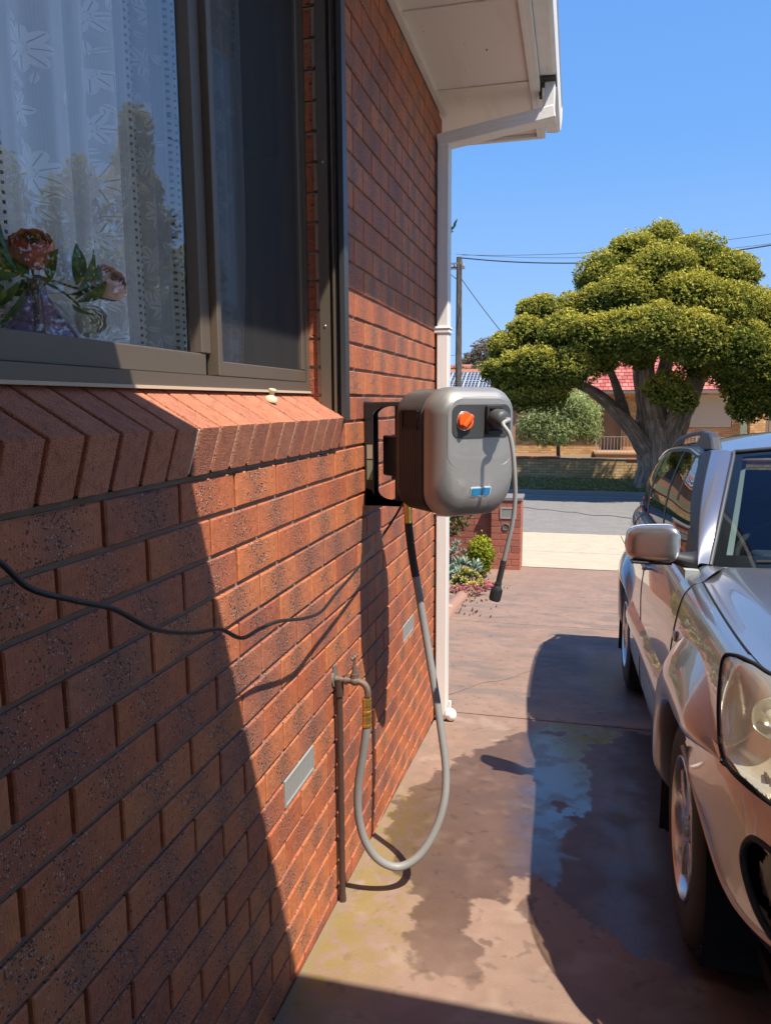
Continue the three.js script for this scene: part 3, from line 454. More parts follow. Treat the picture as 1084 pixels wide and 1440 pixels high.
// ---------------------------------------------------------------- wall mounted hose reel washer
const black = pmat([0.018, 0.018, 0.019], 0.32, 0.0, { clearcoat: 0.3, clearcoatRoughness: 0.3 });
const blackMatt = mat([0.020, 0.020, 0.021], 0.6, 0, { bumpMap: grain(4), bumpScale: 0.0004 });
const hoseGrey = mat([0.24, 0.235, 0.225], 0.45, 0, { bumpMap: grain(1, 60), bumpScale: 0.0003 });
{
  const w = thing('pressure_washer', 'silver grey wall mounted pressure washer with orange dial swung out from the bricks', 'pressure washer', [0, 1.28, -1.15]);
  const th = 0.735, M = new THREE.Matrix4().makeRotationY(th).setPosition(0.240, 0.0, 0.073);          // body frame: x right, y up, z front
  const T = (g) => (Array.isArray(g) ? merge(g) : g).applyMatrix4(M);
  // rounded rectangle section: half width a, bottom b, top t, corner radii
  const sec = (a, b, t, rt, rbm, z, n = 10) => {
    const p = []; const arc = (cx, cy, r, s) => { for (let i = 0; i <= n; i++) { const q = s + i / n * Math.PI / 2; p.push([cx + r * Math.cos(q), cy + r * Math.sin(q), z]); } };
    arc(a - rbm, b + rbm, rbm, -Math.PI / 2); arc(a - rt, t - rt, rt, 0); arc(-a + rt, t - rt, rt, Math.PI / 2); arc(-a + rbm, b + rbm, rbm, Math.PI); p.push(p[0].slice()); return p;
  };
  const loft = (secs, capA, capB) => {
    const n = secs[0].length; const g = [sheet(n - 1, secs.length - 1, (u, v) => secs[Math.round(v * (secs.length - 1))][Math.round(u * (n - 1))])];
    const cap = (s, flip) => { const cx = s.reduce((a, q) => a + q[0], 0) / n, cy = s.reduce((a, q) => a + q[1], 0) / n; g.push(sheet(n - 1, 1, (u, v) => { const q = s[Math.round(u * (n - 1))]; return [lerp(q[0], cx, v), lerp(q[1], cy, v), q[2]]; }, flip)); };
    if (capA) cap(secs[0], true); if (capB) cap(secs[secs.length - 1], false); return g;
  };
  const dark = mat([0.058, 0.048, 0.045], 0.40, 0, { bumpMap: grain(3), bumpScale: 0.0005 });
  const scuff = tex(512, 512, (u, v, i, j) => { const a = fbm(u * 3, v * 3), s = sm(0.45, 0.7, fbm(u * 14 + 5, v * 14, 4)), l = Math.abs(n2(u * 5 + 3 * a, v * 60)) < 0.02 ? 0.12 : 0; return [1, 0.99, 0.97].map((c) => c * (0.93 + 0.06 * a - 0.16 * s - l + 0.03 * (rnd() - 0.5))); }), scuffR = tex(256, 256, (u, v) => 0.44 + 0.12 * fbm(u * 5 + 9, v * 5) + 0.15 * sm(0.3, 0.6, fbm(u * 13, v * 13)), false);
  const silver = pmat([0.37, 0.36, 0.35], 1.0, 0.55, { map: scuff, roughnessMap: scuffR, clearcoat: 0.15, clearcoatRoughness: 0.5, bumpMap: grain(6), bumpScale: 0.00012 });
  // back housing with running ribs
  const S = []; const wv = (z, a) => S.push(sec(0.150 + a, 0.012 - a, 0.413 + a, 0.085, 0.075, z));
  wv(0.0, -0.022); wv(0.008, -0.006); wv(0.016, 0); wv(0.034, 0.002);
  for (let i = 0; i < 11; i++) { const z = 0.036 + i * 0.0140; wv(z, -0.006); wv(z + 0.0008, 0.0020); wv(z + 0.0020, 0.0032); wv(z + 0.0070, 0.0032); wv(z + 0.0082, 0.0020); wv(z + 0.0090, -0.006); }
  wv(0.192, -0.002); wv(0.197, -0.006);
  part('body', T(loft(S, true, true)), dark, w, 'dark brown ribbed rear housing');
  const seam = [sec(0.148, 0.014, 0.411, 0.084, 0.074, 0.194), sec(0.148, 0.014, 0.411, 0.084, 0.074, 0.204)];
  part('seam', T(loft(seam)), blackMatt, w);
  // silver front shell, lower part raked back
  const F = [[0.151, 0.008, 0.417, 0.086, 0.080, 0.203], [0.1545, 0.003, 0.421, 0.086, 0.086, 0.206], [0.1555, 0.003, 0.422, 0.086, 0.09, 0.226], [0.1535, 0.008, 0.4205, 0.084, 0.098, 0.246], [0.149, 0.020, 0.4165, 0.080, 0.10, 0.262], [0.142, 0.042, 0.409, 0.074, 0.10, 0.276], [0.134, 0.075, 0.400, 0.066, 0.09, 0.286], [0.126, 0.125, 0.392, 0.058, 0.075, 0.293], [0.121, 0.175, 0.387, 0.053, 0.055, 0.2965], [0.118, 0.196, 0.384, 0.05, 0.05, 0.2972]].map((q) => sec(...q));
  part('front_shell', T(loft(F, false, true)), silver, w, 'smooth silver grey front cover');
  // shallow brow framing the upper panel
  const ring = sec(0.1225, 0.170, 0.3885, 0.052, 0.045, 0.2950, 8);
  part('trim_line', T([new THREE.TubeGeometry(new THREE.CatmullRomCurve3(ring.slice(0, -1).map((p) => V(...p)), true), 160, 0.0013, 6)]), silver, w);
  const rr2 = (a, b, c, d, r) => { const s = new THREE.Shape(); s.moveTo(a + r, c); s.lineTo(b - r, c); s.absarc(b - r, c + r, r, -Math.PI / 2, 0); s.lineTo(b, d - r); s.absarc(b - r, d - r, r, 0, Math.PI / 2); s.lineTo(a + r, d); s.absarc(a + r, d - r, r, Math.PI / 2, Math.PI); s.lineTo(a, c + r); s.absarc(a + r, c + r, r, Math.PI, 1.5 * Math.PI); return s; };
  const ext = (s, d, bev = 0.001) => new THREE.ExtrudeGeometry(s, { depth: d, bevelEnabled: true, bevelThickness: bev, bevelSize: bev, bevelSegments: 2, curveSegments: 12 });
  const panelM = mat([0.040, 0.041, 0.043], 0.55, 0, { bumpMap: grain(4), bumpScale: 0.0004 });
  part('control_panel', T(ext(rr2(-0.107, 0.114, 0.262, 0.365, 0.026), 0.0022).translate(0, 0, 0.2968)), panelM, w);
  // orange dial
  const org = pmat([0.82, 0.105, 0.004], 0.35, 0, { clearcoat: 0.4 });
  const dial = part('dial', T([new THREE.CylinderGeometry(0.0255, 0.027, 0.012, 40).rotateX(Math.PI / 2).translate(-0.064, 0.315, 0.307), rb(0.017, 0.050, 0.018, 0.006, 0, 0, 0, 3).rotateZ(-0.75).translate(-0.064, 0.315, 0.318)]), org, w, 'round orange dial with a raised grip');
  part('dial_ring', T([new THREE.TorusGeometry(0.0285, 0.0022, 10, 48).translate(-0.064, 0.315, 0.3002)]), mat([0.6, 0.6, 0.6], 0.25, 0.9), dial);
  // recessed hose outlet and its collar
  const out = part('hose_outlet', T([rb(0.060, 0.012, 0.016, 0.003, 0.046, 0.357, 0.304), rb(0.010, 0.086, 0.016, 0.003, 0.019, 0.318, 0.304), rb(0.060, 0.014, 0.018, 0.003, 0.046, 0.278, 0.305), rb(0.054, 0.084, 0.004, 0.001, 0.048, 0.318, 0.3012)]), blackMatt, w, 'black hose outlet socket');
  part('collar', T([lathe([[0, 0.058], [0.016, 0.057], [0.026, 0.050], [0.031, 0.036], [0.032, 0.018], [0.028, 0.0], [0, 0]], 28).rotateX(Math.PI / 2).translate(0.048, 0.320, 0.300)]), mat([0.062, 0.062, 0.064], 0.5), out);
  // blue badge with a light border
  part('badge', T([ext(rr2(-0.039, 0.039, -0.015, 0.015, 0.005), 0.0022, 0.0008).rotateX(0.24).translate(0.008, 0.088, 0.2868)]), mat([0.62, 0.66, 0.68], 0.35, 0.3), w);
  part('badge', T([ext(rr2(-0.0355, 0.0355, -0.0118, 0.0118, 0.003), 0.0014, 0.0008).rotateX(0.24).translate(0.008, 0.0875, 0.2894)]), pmat([0.012, 0.24, 0.48], 0.3, 0.1, { clearcoat: 0.6 }), w, 'small glossy blue badge');
  // side grip recess on the near flank
  part('handle', T([bx(0.012, 0.050, 0.090, -0.1495, 0.318, 0.118), bx(0.010, 0.006, 0.098, -0.1545, 0.346, 0.118), bx(0.010, 0.006, 0.098, -0.1545, 0.290, 0.118), bx(0.010, 0.060, 0.006, -0.1545, 0.318, 0.070)]), mat([0.012, 0.011, 0.011], 0.7), w, 'dark moulded grip in the side');
  // bracket: wall plate, pivot post, curved arms, rear mount
  part('bracket', [rbb(0.001, 0.008, 0.004, 0.378, 0.018, 0.098, 0.002), rbb(0.008, 0.033, 0.006, 0.376, 0.091, 0.098, 0.002), rbb(0.008, 0.033, 0.006, 0.376, 0.018, 0.025, 0.002)], black, w, 'glossy black steel swivel bracket bolted to the bricks');
  const br = w.children[w.children.length - 1];
  for (const s of [1, -1]) {
    const y = s > 0 ? 0.372 : 0.008, pts = [];
    const sh = new THREE.Shape(); sh.moveTo(0.005, 0); sh.lineTo(0.19, 0); sh.lineTo(0.19, -0.012); sh.lineTo(0.085, -0.010); sh.quadraticCurveTo(0.036, -0.012, 0.028, -0.052); sh.lineTo(0.005, -0.060); sh.closePath();
    for (const zz of [0.090, 0.018]) part('arm', new THREE.ExtrudeGeometry(sh, { depth: 0.008, bevelEnabled: true, bevelThickness: 0.001, bevelSize: 0.001, bevelSegments: 1 }).scale(1, s, 1).translate(0, y, zz), black, w);
    part('arm', rbb(0.005, 0.19, y - 0.004, y + 0.004, 0.022, 0.094, 0.002), black, w);
  }
  part('label', [bb(0.010, 0.031, 0.10, 0.17, 0.0982, 0.0988)], mat([0.20, 0.21, 0.13], 0.3), br); part('label', [bb(0.010, 0.031, 0.175, 0.225, 0.0982, 0.0988)], mat([0.34, 0.27, 0.2], 0.3), br);
  part('pivot', [rod([0.115, 0.01, 0.06], [0.115, 0.37, 0.06], 0.011), rod([0.115, 0.10, 0.06], [0.115, 0.26, 0.06], 0.024)], black, w);
  part('rear_mount', T([rb(0.13, 0.145, 0.15, 0.008, -0.055, 0.185, -0.070), rb(0.03, 0.03, 0.05, 0.004, -0.075, 0.27, -0.035), rb(0.018, 0.13, 0.05, 0.004, -0.10, 0.18, -0.06)]), black, w);
  for (const [y, z] of [[0.345, 0.058], [0.036, 0.058], [0.205, 0.058]]) part('bolt', [new THREE.CylinderGeometry(0.007, 0.007, 0.006, 6).rotateZ(Math.PI / 2).translate(0.011, y, z)], mat([0.6, 0.6, 0.62], 0.3, 0.9), br);
  // high pressure hose hanging from the outlet
  const P = [[0.050, 0.318, 0.342], [0.058, 0.318, 0.366]].map((p) => V(...p).applyMatrix4(M).toArray());
  const world = HOSEPTS.map(([x, y, z]) => [x, y - 1.28, z + 1.15]);
  const hs = part('hose', tube([...P, ...world], 0.0070, 120, 14), mat([0.27, 0.268, 0.26], 0.45), w, 'thin grey hose hanging from the outlet to a black nozzle');
  const a = V(...world[world.length - 2]), b = V(...world[world.length - 1]), d = b.clone().sub(a).normalize(), q = new THREE.Quaternion().setFromUnitVectors(UPV, d);
  const noz = (pr, seg = 24) => lathe(pr, seg).applyQuaternion(q).translate(...b.toArray());
  part('nozzle', [noz([[0.0085, -0.012], [0.0088, 0.0], [0.0092, 0.06], [0.0115, 0.064], [0.0115, 0.067], [0.010, 0.069], [0.0122, 0.074], [0.0165, 0.085], [0.0175, 0.118], [0.0165, 0.122], [0.006, 0.123], [0, 0.119]]), ...Array.from({ length: 14 }, (_, i) => bx(0.0028, 0.034, 0.0028).translate(0.0172, 0.101, 0).rotateY(i / 14 * 6.2832).applyQuaternion(q).translate(...b.toArray())), ...Array.from({ length: 7 }, (_, i) => new THREE.TorusGeometry(0.0093, 0.0008, 6, 20).rotateX(Math.PI / 2).translate(0, 0.004 + i * 0.007, 0).applyQuaternion(q).translate(...b.toArray()))], mat([0.030, 0.030, 0.031], 0.5), hs, 'black ribbed hose end');
}
// ---------------------------------------------------------------- tap, pipe, supply hose, power lead
const brassM = pmat([0.80, 0.50, 0.13], 0.33, 0.85);
const oldBrass = mat([0.23, 0.165, 0.13], 0.55, 0.6, { bumpMap: grain(8), bumpScale: 0.0012 });
{
  const zt = -0.662, yt = 0.776, xp = 0.019;
  const t = thing('garden_tap', 'weathered brass garden tap on a copper standpipe against the brick wall', 'tap', [xp, gy(zt), zt]);
  const rel = (g) => g.translate(-xp, -gy(zt), -zt);
  const cu = mat([0.115, 0.070, 0.055], 0.6, 0.55, { bumpMap: grain(10), bumpScale: 0.0012 });
  part('pipe', rel(merge([rod([xp, gy(zt) - 0.02, zt], [xp, yt - 0.02, zt], 0.0105, 0.0105, 16), rod([xp, yt - 0.055, zt], [xp, yt + 0.002, zt], 0.0145, 0.0145, 16), rod([xp, gy(zt) - 0.01, zt], [xp, gy(zt) + 0.02, zt], 0.0125, 0.012, 16)])), cu, t, 'dull brown copper pipe');
  part('back_plate', rel(merge([rod([0.001, yt, zt], [0.006, yt, zt], 0.026, 0.026, 20), rb(0.006, 0.05, 0.022, 0.002, 0.004, yt + 0.022, zt)])), mat([0.20, 0.20, 0.17], 0.7, 0.4), t);
  const prof = (a, b, r0, r1) => rod([a, yt, zt], [b, yt, zt], r0, r1, 18);
  const spout = new THREE.TubeGeometry(new THREE.CatmullRomCurve3([[0.066, yt, zt], [0.085, yt - 0.002, zt], [0.103, yt - 0.010, zt], [0.113, yt - 0.028, zt], [0.115, yt - 0.046, zt]].map((p) => V(...p))), 24, 0.0108, 14);
  part('tap_body', rel(merge([prof(0.008, 0.040, 0.0125, 0.0125), prof(0.040, 0.046, 0.0155, 0.0155), prof(0.046, 0.066, 0.011, 0.0125), new THREE.SphereGeometry(0.0165, 18, 12).translate(0.071, yt, zt), spout])), oldBrass, t);
  part('spindle', rel(merge([rod([0.071, yt + 0.010, zt], [0.071, yt + 0.024, zt], 0.0145, 0.0145, 6), rod([0.071, yt + 0.024, zt], [0.071, yt + 0.050, zt], 0.0095, 0.0075, 14), rod([0.071, yt + 0.050, zt], [0.071, yt + 0.074, zt], 0.0045, 0.0045, 10)])), oldBrass, t);
  part('handle', rel(merge([new THREE.SphereGeometry(0.0075, 14, 10).translate(0.071, yt + 0.078, zt), rod([0.071, yt + 0.076, zt - 0.024], [0.071, yt + 0.080, zt + 0.024], 0.0042, 0.0042, 10), new THREE.SphereGeometry(0.0058, 12, 8).translate(0.071, yt + 0.080, zt + 0.025), new THREE.SphereGeometry(0.0058, 12, 8).translate(0.071, yt + 0.076, zt - 0.025)])), oldBrass, t);
}
{
  const P = SUPPLY;
  const h = thing('supply_hose', 'grey rubber supply hose looping from the washer down to the tap', 'hose', [0, 0, 0]);
  const cv = new THREE.CatmullRomCurve3(P.map((p) => V(...p)), false, 'centripetal');
  const sub = (a, b, r, n) => new THREE.TubeGeometry(new THREE.CatmullRomCurve3(Array.from({ length: 60 }, (_, i) => cv.getPointAt(lerp(a, b, i / 59)))), n, r, 16);
  part('hose_wall', sub(0.118, 0.955, 0.0136, 200), hoseGrey, h);
  part('shaded_run', sub(0.022, 0.122, 0.0142, 40), blackMatt, h, 'washer end of the hose coloured black to look shaded');  // upper hose run coloured black to stand in for shade
  const ring = (t, r, l) => { const a = cv.getPointAt(clamp(t - l)), b = cv.getPointAt(clamp(t + l)); return rod(a.toArray(), b.toArray(), r, r, 20); };
  part('brass_fitting', [ring(0.004, 0.0155, 0.004), rod(cv.getPointAt(0).add(V(0, 0.03, 0)).toArray(), cv.getPointAt(0.004).toArray(), 0.0165, 0.0165, 6), ring(0.016, 0.0135, 0.009), ring(0.022, 0.0145, 0.002)], brassM, h);
  part('brass_fitting', [ring(0.993, 0.0150, 0.006), ring(0.983, 0.0135, 0.012), ring(0.976, 0.0155, 0.002), ring(0.968, 0.0155, 0.002), ring(0.961, 0.0142, 0.008), ring(0.953, 0.0152, 0.002)], brassM, h);
}
solo('power_lead', tube(CORD, 0.0042, 260, 10), mat([0.018, 0.018, 0.02], 0.38), 'thin black power lead drooping across the bricks from the washer', 'power lead');
// ---------------------------------------------------------------- silver off-road wagon
// own frame: x across (the side by the house is -x), y up from the ground, z forward, origin under the front axle
const car = thing('parked_car', 'silver beige five door off-road wagon parked on the driveway facing the camera', 'car', [1.97, gy(-0.78), -0.78]);
car.rotation.x = -Math.atan(0.072);
{
  const K = (pts) => (x) => {             // smooth curve through keys, falling x
    const p = pts, n = p.length; if (x >= p[0][0]) return p[0][1]; if (x <= p[n - 1][0]) return p[n - 1][1];
    let i = 0; while (x < p[i + 1][0]) i++;
    const m = (k) => k <= 0 || k >= n - 1 ? (k <= 0 ? (p[1][1] - p[0][1]) / (p[1][0] - p[0][0]) : (p[n - 1][1] - p[n - 2][1]) / (p[n - 1][0] - p[n - 2][0])) : (p[k + 1][1] - p[k - 1][1]) / (p[k + 1][0] - p[k - 1][0]);
    const h = p[i + 1][0] - p[i][0], t = (x - p[i][0]) / h, t2 = t * t, t3 = t2 * t;
    return (2 * t3 - 3 * t2 + 1) * p[i][1] + (t3 - 2 * t2 + t) * h * m(i) + (-2 * t3 + 3 * t2) * p[i + 1][1] + (t3 - t2) * h * m(i + 1);
  };
  const W = K([[0.93, 0.36], [0.92, 0.50], [0.89, 0.63], [0.83, 0.725], [0.75, 0.79], [0.64, 0.842], [0.5, 0.874], [0.35, 0.885], [0, 0.888], [-0.6, 0.886], [-1.5, 0.89], [-2.6, 0.89], [-3.0, 0.87], [-3.25, 0.825], [-3.42, 0.74], [-3.5, 0.6], [-3.53, 0.45]]);
  const hB = K([[0.93, 0.745], [0.88, 0.778], [0.80, 0.842], [0.70, 0.912], [0.62, 0.960], [0.55, 0.986], [0.46, 0.998], [0.38, 1.004], [0, 1.026], [-0.43, 1.052], [-0.6, 1.068], [-1.5, 1.10], [-2.65, 1.15], [-3.3, 1.17], [-3.53, 1.16]]);
  const dB = K([[0.92, 0.12], [0.8, 0.10], [0.5, 0.085], [0.38, 0.085], [0, 0.092], [-0.43, 0.105], [-0.6, 0.108], [-1.5, 0.10], [-3.53, 0.10]]);
  const hS = K([[0.92, 0.44], [0.86, 0.38], [0.72, 0.33], [0.5, 0.30], [0.3, 0.27], [-0.5, 0.25], [-3, 0.26], [-3.4, 0.36], [-3.53, 0.40]]);
  const cr = (p, t) => { const n = p.length - 1, f = clamp(t) * n, i = Math.min(n - 1, Math.floor(f)), u = f - i, g = (k) => p[clamp(k, 0, n)]; const a = g(i - 1), b = g(i), c = g(i + 1), d = g(i + 2); return [0, 1].map((q) => 0.5 * (2 * b[q] + (c[q] - a[q]) * u + (2 * a[q] - 5 * b[q] + 4 * c[q] - d[q]) * u * u + (3 * b[q] - a[q] - 3 * c[q] + d[q]) * u * u * u)); };
  const side = (l, t) => { const w = W(l), s = hS(l), b = hB(l), d = dB(l), m = lerp(s, b, 0.42), u = lerp(s, b, 0.68), door = sm(-0.40, -0.6, l) * sm(-2.5, -2.3, l); const q = cr([[w - 0.075, s], [w - 0.016, s + 0.09], [w - 0.004 - 0.004 * door, m], [w - 0.004, u], [w - 0.018 - d * 0.12, b - 0.085], [w - d * 0.62, b - 0.018], [w - d, b]], t); return [q[0], q[1], l]; };
  // normal of the side surface
  const sideN = (l, t) => { const a = V(...side(l, t)), b = V(...side(l - 0.006, t)), c = V(...side(l, Math.min(1, t + 0.012))), e = V(...side(l, Math.max(0, t - 0.012))); const n = b.sub(a).cross(c.sub(e)).normalize(); return n.x < 0 ? n.negate() : n; };
  const AX = [0, -2.63], HC = 0.345, RA = 0.402;
  const inHead = [[0.33, 0.972], [0.38, 0.905], [0.44, 0.838], [0.505, 0.776], [0.64, 0.757], [0.80, 0.748], [0.94, 0.735], [0.94, 1.1], [0.52, 1.1], [0.47, 0.994], [0.38, 0.990]];
  const bumpLine = (l) => K([[0.92, 0.738], [0.8, 0.745], [0.70, 0.755], [0.60, 0.765], [0.42, 0.745], [0.25, 0.716], [0.10, 0.70]])(l);
  const openL = K([[0.72, 0.05], [0.70, 0.14], [0.675, 0.22], [0.60, 0.35], [0.50, 0.50], [0.46, 0.62]].map(([h, l]) => [h, l]));
  const tOf = (l, h) => { let a = 0, b = 1; for (let i = 0; i < 22; i++) { const m = (a + b) / 2; side(l, m)[1] < h ? a = m : b = m; } return (a + b) / 2; };
  function grid(l0, l1, nl, t0, t1, nt, keep, arch = true, off = 0) {
    const P = [], N = nl + 1;
    for (let j = 0; j <= nt; j++) for (let i = 0; i <= nl; i++) { const l = lerp(l0, l1, i / nl), t = lerp(t0, t1, j / nt), q = side(l, t); const of = typeof off === 'function' ? off(l, q[1]) : off; if (of) { const n = sideN(l, t); const off = of; q[0] += n.x * off; q[1] += n.y * off; q[2] += n.z * off; } P.push([...q, l, t]); }
    const hub = (q) => AX.map((a) => Math.hypot(q[2] - a, q[1] - HC));
    const ix = [];
    const move = new Set();
    for (let j = 0; j < nt; j++) for (let i = 0; i < nl; i++) {
      const id = [j * N + i, j * N + i + 1, (j + 1) * N + i + 1, (j + 1) * N + i], c = [0, 1, 2].map((k) => id.reduce((s, v) => s + P[v][k], 0) / 4);
      if (arch && Math.min(...hub(c)) < RA) continue;
      if (keep && !keep(c[2], c[1])) continue;
      ix.push(id[0], id[1], id[2], id[0], id[2], id[3]); if (arch) id.forEach((v) => move.add(v));
    }
    for (const v of move) { const q = P[v]; AX.forEach((a) => { const d = Math.hypot(q[2] - a, q[1] - HC); if (d < RA && d > 0) { q[2] = a + (q[2] - a) / d * RA; q[1] = HC + (q[1] - HC) / d * RA; } }); }
    const g = new THREE.BufferGeometry(); g.setAttribute('position', new THREE.Float32BufferAttribute(P.flatMap((q) => q.slice(0, 3)), 3)); g.setAttribute('uv', new THREE.Float32BufferAttribute(P.flatMap((q) => [q[3], q[4]]), 2)); g.setIndex(ix); g.computeVertexNormals(); return g;
  }
  const mir = (g, s) => { if (s > 0) return g; const c = g.clone(); c.scale(-1, 1, 1); if (c.index) { const a = c.index.array; for (let i = 0; i < a.length; i += 3) { const t = a[i]; a[i] = a[i + 1]; a[i + 1] = t; } } c.computeVertexNormals(); return c; };
  const paint = pmat([0.42, 0.412, 0.412], 0.30, 0.80, { clearcoat: 1, clearcoatRoughness: 0.02 });
  const trim = mat([0.020, 0.020, 0.021], 0.55), rubber = mat([0.014, 0.0135, 0.013], 0.75, 0, { bumpMap: grain(8), bumpScale: 0.0006 });
  const seamM = mat([0.006, 0.006, 0.006], 0.9);
  const chrome = mat([0.75, 0.74, 0.72], 0.12, 1);
  const darkIn = mat([0.030, 0.034, 0.040], 0.8);
  const glass = pmat([0.50, 0.56, 0.55], 0.0, 0, { transmission: 1, thickness: 0, ior: 1.55 });
  const privacy = pmat([0.12, 0.13, 0.13], 0.0, 0, { transmission: 1, thickness: 0, ior: 1.6 });
  const lensM = pmat([0.98, 0.95, 0.86], 0.03, 0, { transmission: 0.82, thickness: 0, ior: 1.4 });
  // windscreen curves
  const wsB = (q) => [0.722 * q, 1.082 + 0.025 * (1 - q * q), -0.655 + 0.20 * (1 - q * q)];
  const wsT = (q) => [0.570 * q, 1.522 + 0.035 * (1 - q * q), -1.10 + 0.09 * (1 - q * q)];
  const ws = (q, v, o = 0) => { const a = wsB(q), b = wsT(q), bul = 0.028 * Math.sin(Math.PI * v); return [lerp(a[0], b[0], v), lerp(a[1], b[1], v) + bul * 0.7 + o, lerp(a[2], b[2], v) + bul * 0.6 + o]; };
  // side glass frame
  const gl = (u, v) => {
    const lb = K([[0, -0.60], [-0.35, -1.58], [-0.40, -1.66], [-0.76, -2.50], [-1, -3.06]])(-u), lt = K([[0, -1.28], [-0.35, -1.74], [-0.40, -1.79], [-0.76, -2.55], [-1, -2.98]])(-u);
    const wt = 0.668, ht = K([[-1.3, 1.512], [-1.6, 1.548], [-2.1, 1.56], [-2.6, 1.545], [-3.0, 1.49]])(lt);
    const wb = W(lb) - dB(lb) - 0.004; const s = 0.028 * Math.sin(Math.PI * v);
    return [lerp(wb, wt, v) + s, lerp(hB(lb) + 0.004, ht, v), lerp(lb, lt, v)];
  };
  const roofP = (q, v) => { // q -1..1 across, v 0 front .. 1 rear
    const aq = Math.abs(q), wq = q * 0.668; let lf, hf;
    if (aq < 0.853) { const s = aq / 0.853; lf = -1.10 + 0.09 * (1 - s * s); hf = 1.522 + 0.035 * (1 - s * s); } else { const s = (aq - 0.853) / 0.147; lf = lerp(-1.10, -1.28, s); hf = lerp(1.522, 1.512, s); }
    const l = lerp(lf, -3.10 + 0.12 * (aq ** 3), v); const side0 = K([[-1.3, 1.512], [-1.6, 1.548], [-2.1, 1.56], [-2.6, 1.545], [-3.0, 1.49]])(l);
    const dome = 0.085 * (1 - Math.pow(aq, 2.6)) * sm(-0.98, -1.75, l) * (1 - 0.35 * sm(-2.4, -3.1, l)); const base = lerp(hf, side0, sm(0, 0.12, v));
    return [wq, Math.max(base, side0) + dome, l];
  };
  const nose = (q, v) => { const l0 = lerp(0.925, 0.545, v), aq = Math.abs(q), w5 = W(l0) - dB(l0); const dome = 0.042 * (1 - Math.pow(aq, 2.2)) * sm(0.93, 0.5, l0); return [q * (w5 - 0.002), hB(l0) + dome, l0 + 0.05 * (1 - q * q)]; };
  const bon = (q, v) => { const l0 = lerp(0.545, -0.43, v), aq = Math.abs(q), w5 = W(l0) - dB(l0), h5 = hB(l0); const d = (1 - aq) * w5; const step = 0.026 * sm(0.035, 0.105, d) * sm(0.545, 0.40, l0), dome = 0.042 * (1 - Math.pow(aq, 2.2)) * sm(0.93, 0.5, l0); return [q * (w5 - 0.004), h5 + step + dome, lerp(l0, lerp(0.545, aq > 0.88 ? lerp(-0.43, -0.575, (1 - aq) / 0.12) : lerp(-0.40, -0.575, (aq / 0.88) ** 2), v), sm(0.3, 1, v)) + 0.05 * (1 - q * q) * (1 - v)]; };
  for (const s of [1, -1]) {
    const A = (n, g, m, par = car, lab) => part(n, Array.isArray(g) ? merge(g.map((q) => mir(q, s))) : mir(g, s), m, par, lab);
    // front corner, finely meshed
    const notHead = (l, h) => !inPoly(inHead, l, h);
    const fog = [[0.635, 0.60], [0.655, 0.54], [0.71, 0.48], [0.79, 0.45], [0.88, 0.455], [0.91, 0.51], [0.875, 0.60], [0.78, 0.645], [0.67, 0.655]];
    A('front_fender', grid(0.92, -0.42, 190, 0, 1, 110, (l, h) => notHead(l, h) && (l < 0.10 || h >= bumpLine(l))), paint);
    A('front_bumper', grid(0.92, 0.06, 150, 0, 1, 120, (l, h) => h < bumpLine(l) + (l < 0.50 ? 0.04 : 0) && notHead(l, h) && h > 0.458 && l > openL(h) && !inPoly(fog, l, h), false, (l, h) => 0.006 + 0.034 * sm(0.55, 0.15, l) * sm(0.50, 0.62, h) * (0.4 + 0.6 * sm(0.0, 0.09, bumpLine(l) - h))), paint);
    { const op = [[0.215, 0.680], [0.35, 0.60], [0.50, 0.50], [0.56, 0.474], [0.64, 0.458], [0.76, 0.456], [0.88, 0.458]].map(([l, h]) => V(...side(l, tOf(l, h))).add(sideN(l, tOf(l, h)).multiplyScalar(0.004 + 0.034 * sm(0.55, 0.15, l) * sm(0.50, 0.62, h) * 0.9)));
      A('bumper_lip', new THREE.TubeGeometry(new THREE.CatmullRomCurve3(op), 140, 0.0085, 8), paint); }
    A('valance', grid(0.92, 0.40, 60, 0, 0.6, 50, (l, h) => h <= 0.475, true, -0.035), trim);
    // headlight: housing, reflectors, lens
    const hm = mat([0.93, 0.88, 0.76], 0.20, 0.55), QI = 0.56;
    const hg = grid(0.93, 0.30, 120, 0.42, 1, 90, (l, h) => inPoly(inHead, l, h), false, -0.004);
    { const p = hg.attributes.position, uv = hg.attributes.uv; for (let k = 0; k < p.count; k++) { const l = uv.getX(k), q = side(l, uv.getY(k)), d = Math.max(0, polyDist(inHead, l, Math.min(q[1], 0.95))), dep = 0.13 * (1 - Math.exp(-d / 0.025)); p.setXYZ(k, p.getX(k) - 0.15 * dep, p.getY(k), p.getZ(k) - dep * sm(0.32, 0.5, l)); } hg.computeVertexNormals(); }
    const topIn = sheet(40, 24, (u, v) => { const q = lerp(QI, 1, u), n = nose(q, v), e = Math.min(1, Math.min(u < 0.97 ? u * 6 : 6, v * 5, (1 - v) * 5)), k = sm(0, 1, e); return [n[0] - 0.02 * k, n[1] - 0.006 - 0.085 * k * sm(0, 0.5, v) - 0.02 * k, n[2] - 0.004 - 0.10 * k]; });
    const hl = A('headlight', [hg, topIn], hm, car, 'large clear headlight with a slightly yellowed lens');
    const bowl = (l, h, w, r, dx) => lathe([[0.0, -0.5 * r], [r * 0.35, -0.45 * r], [r * 0.7, -0.22 * r], [r * 0.92, 0.1 * r], [r, 0.25 * r], [r * 1.06, 0.24 * r], [r * 1.06, -0.1 * r], [r * 0.9, -0.3 * r]], 36).rotateX(Math.PI / 2).rotateX(-0.45).rotateY(dx).translate(w, h, l);
    const chr = mat([0.88, 0.84, 0.74], 0.12, 0.9);
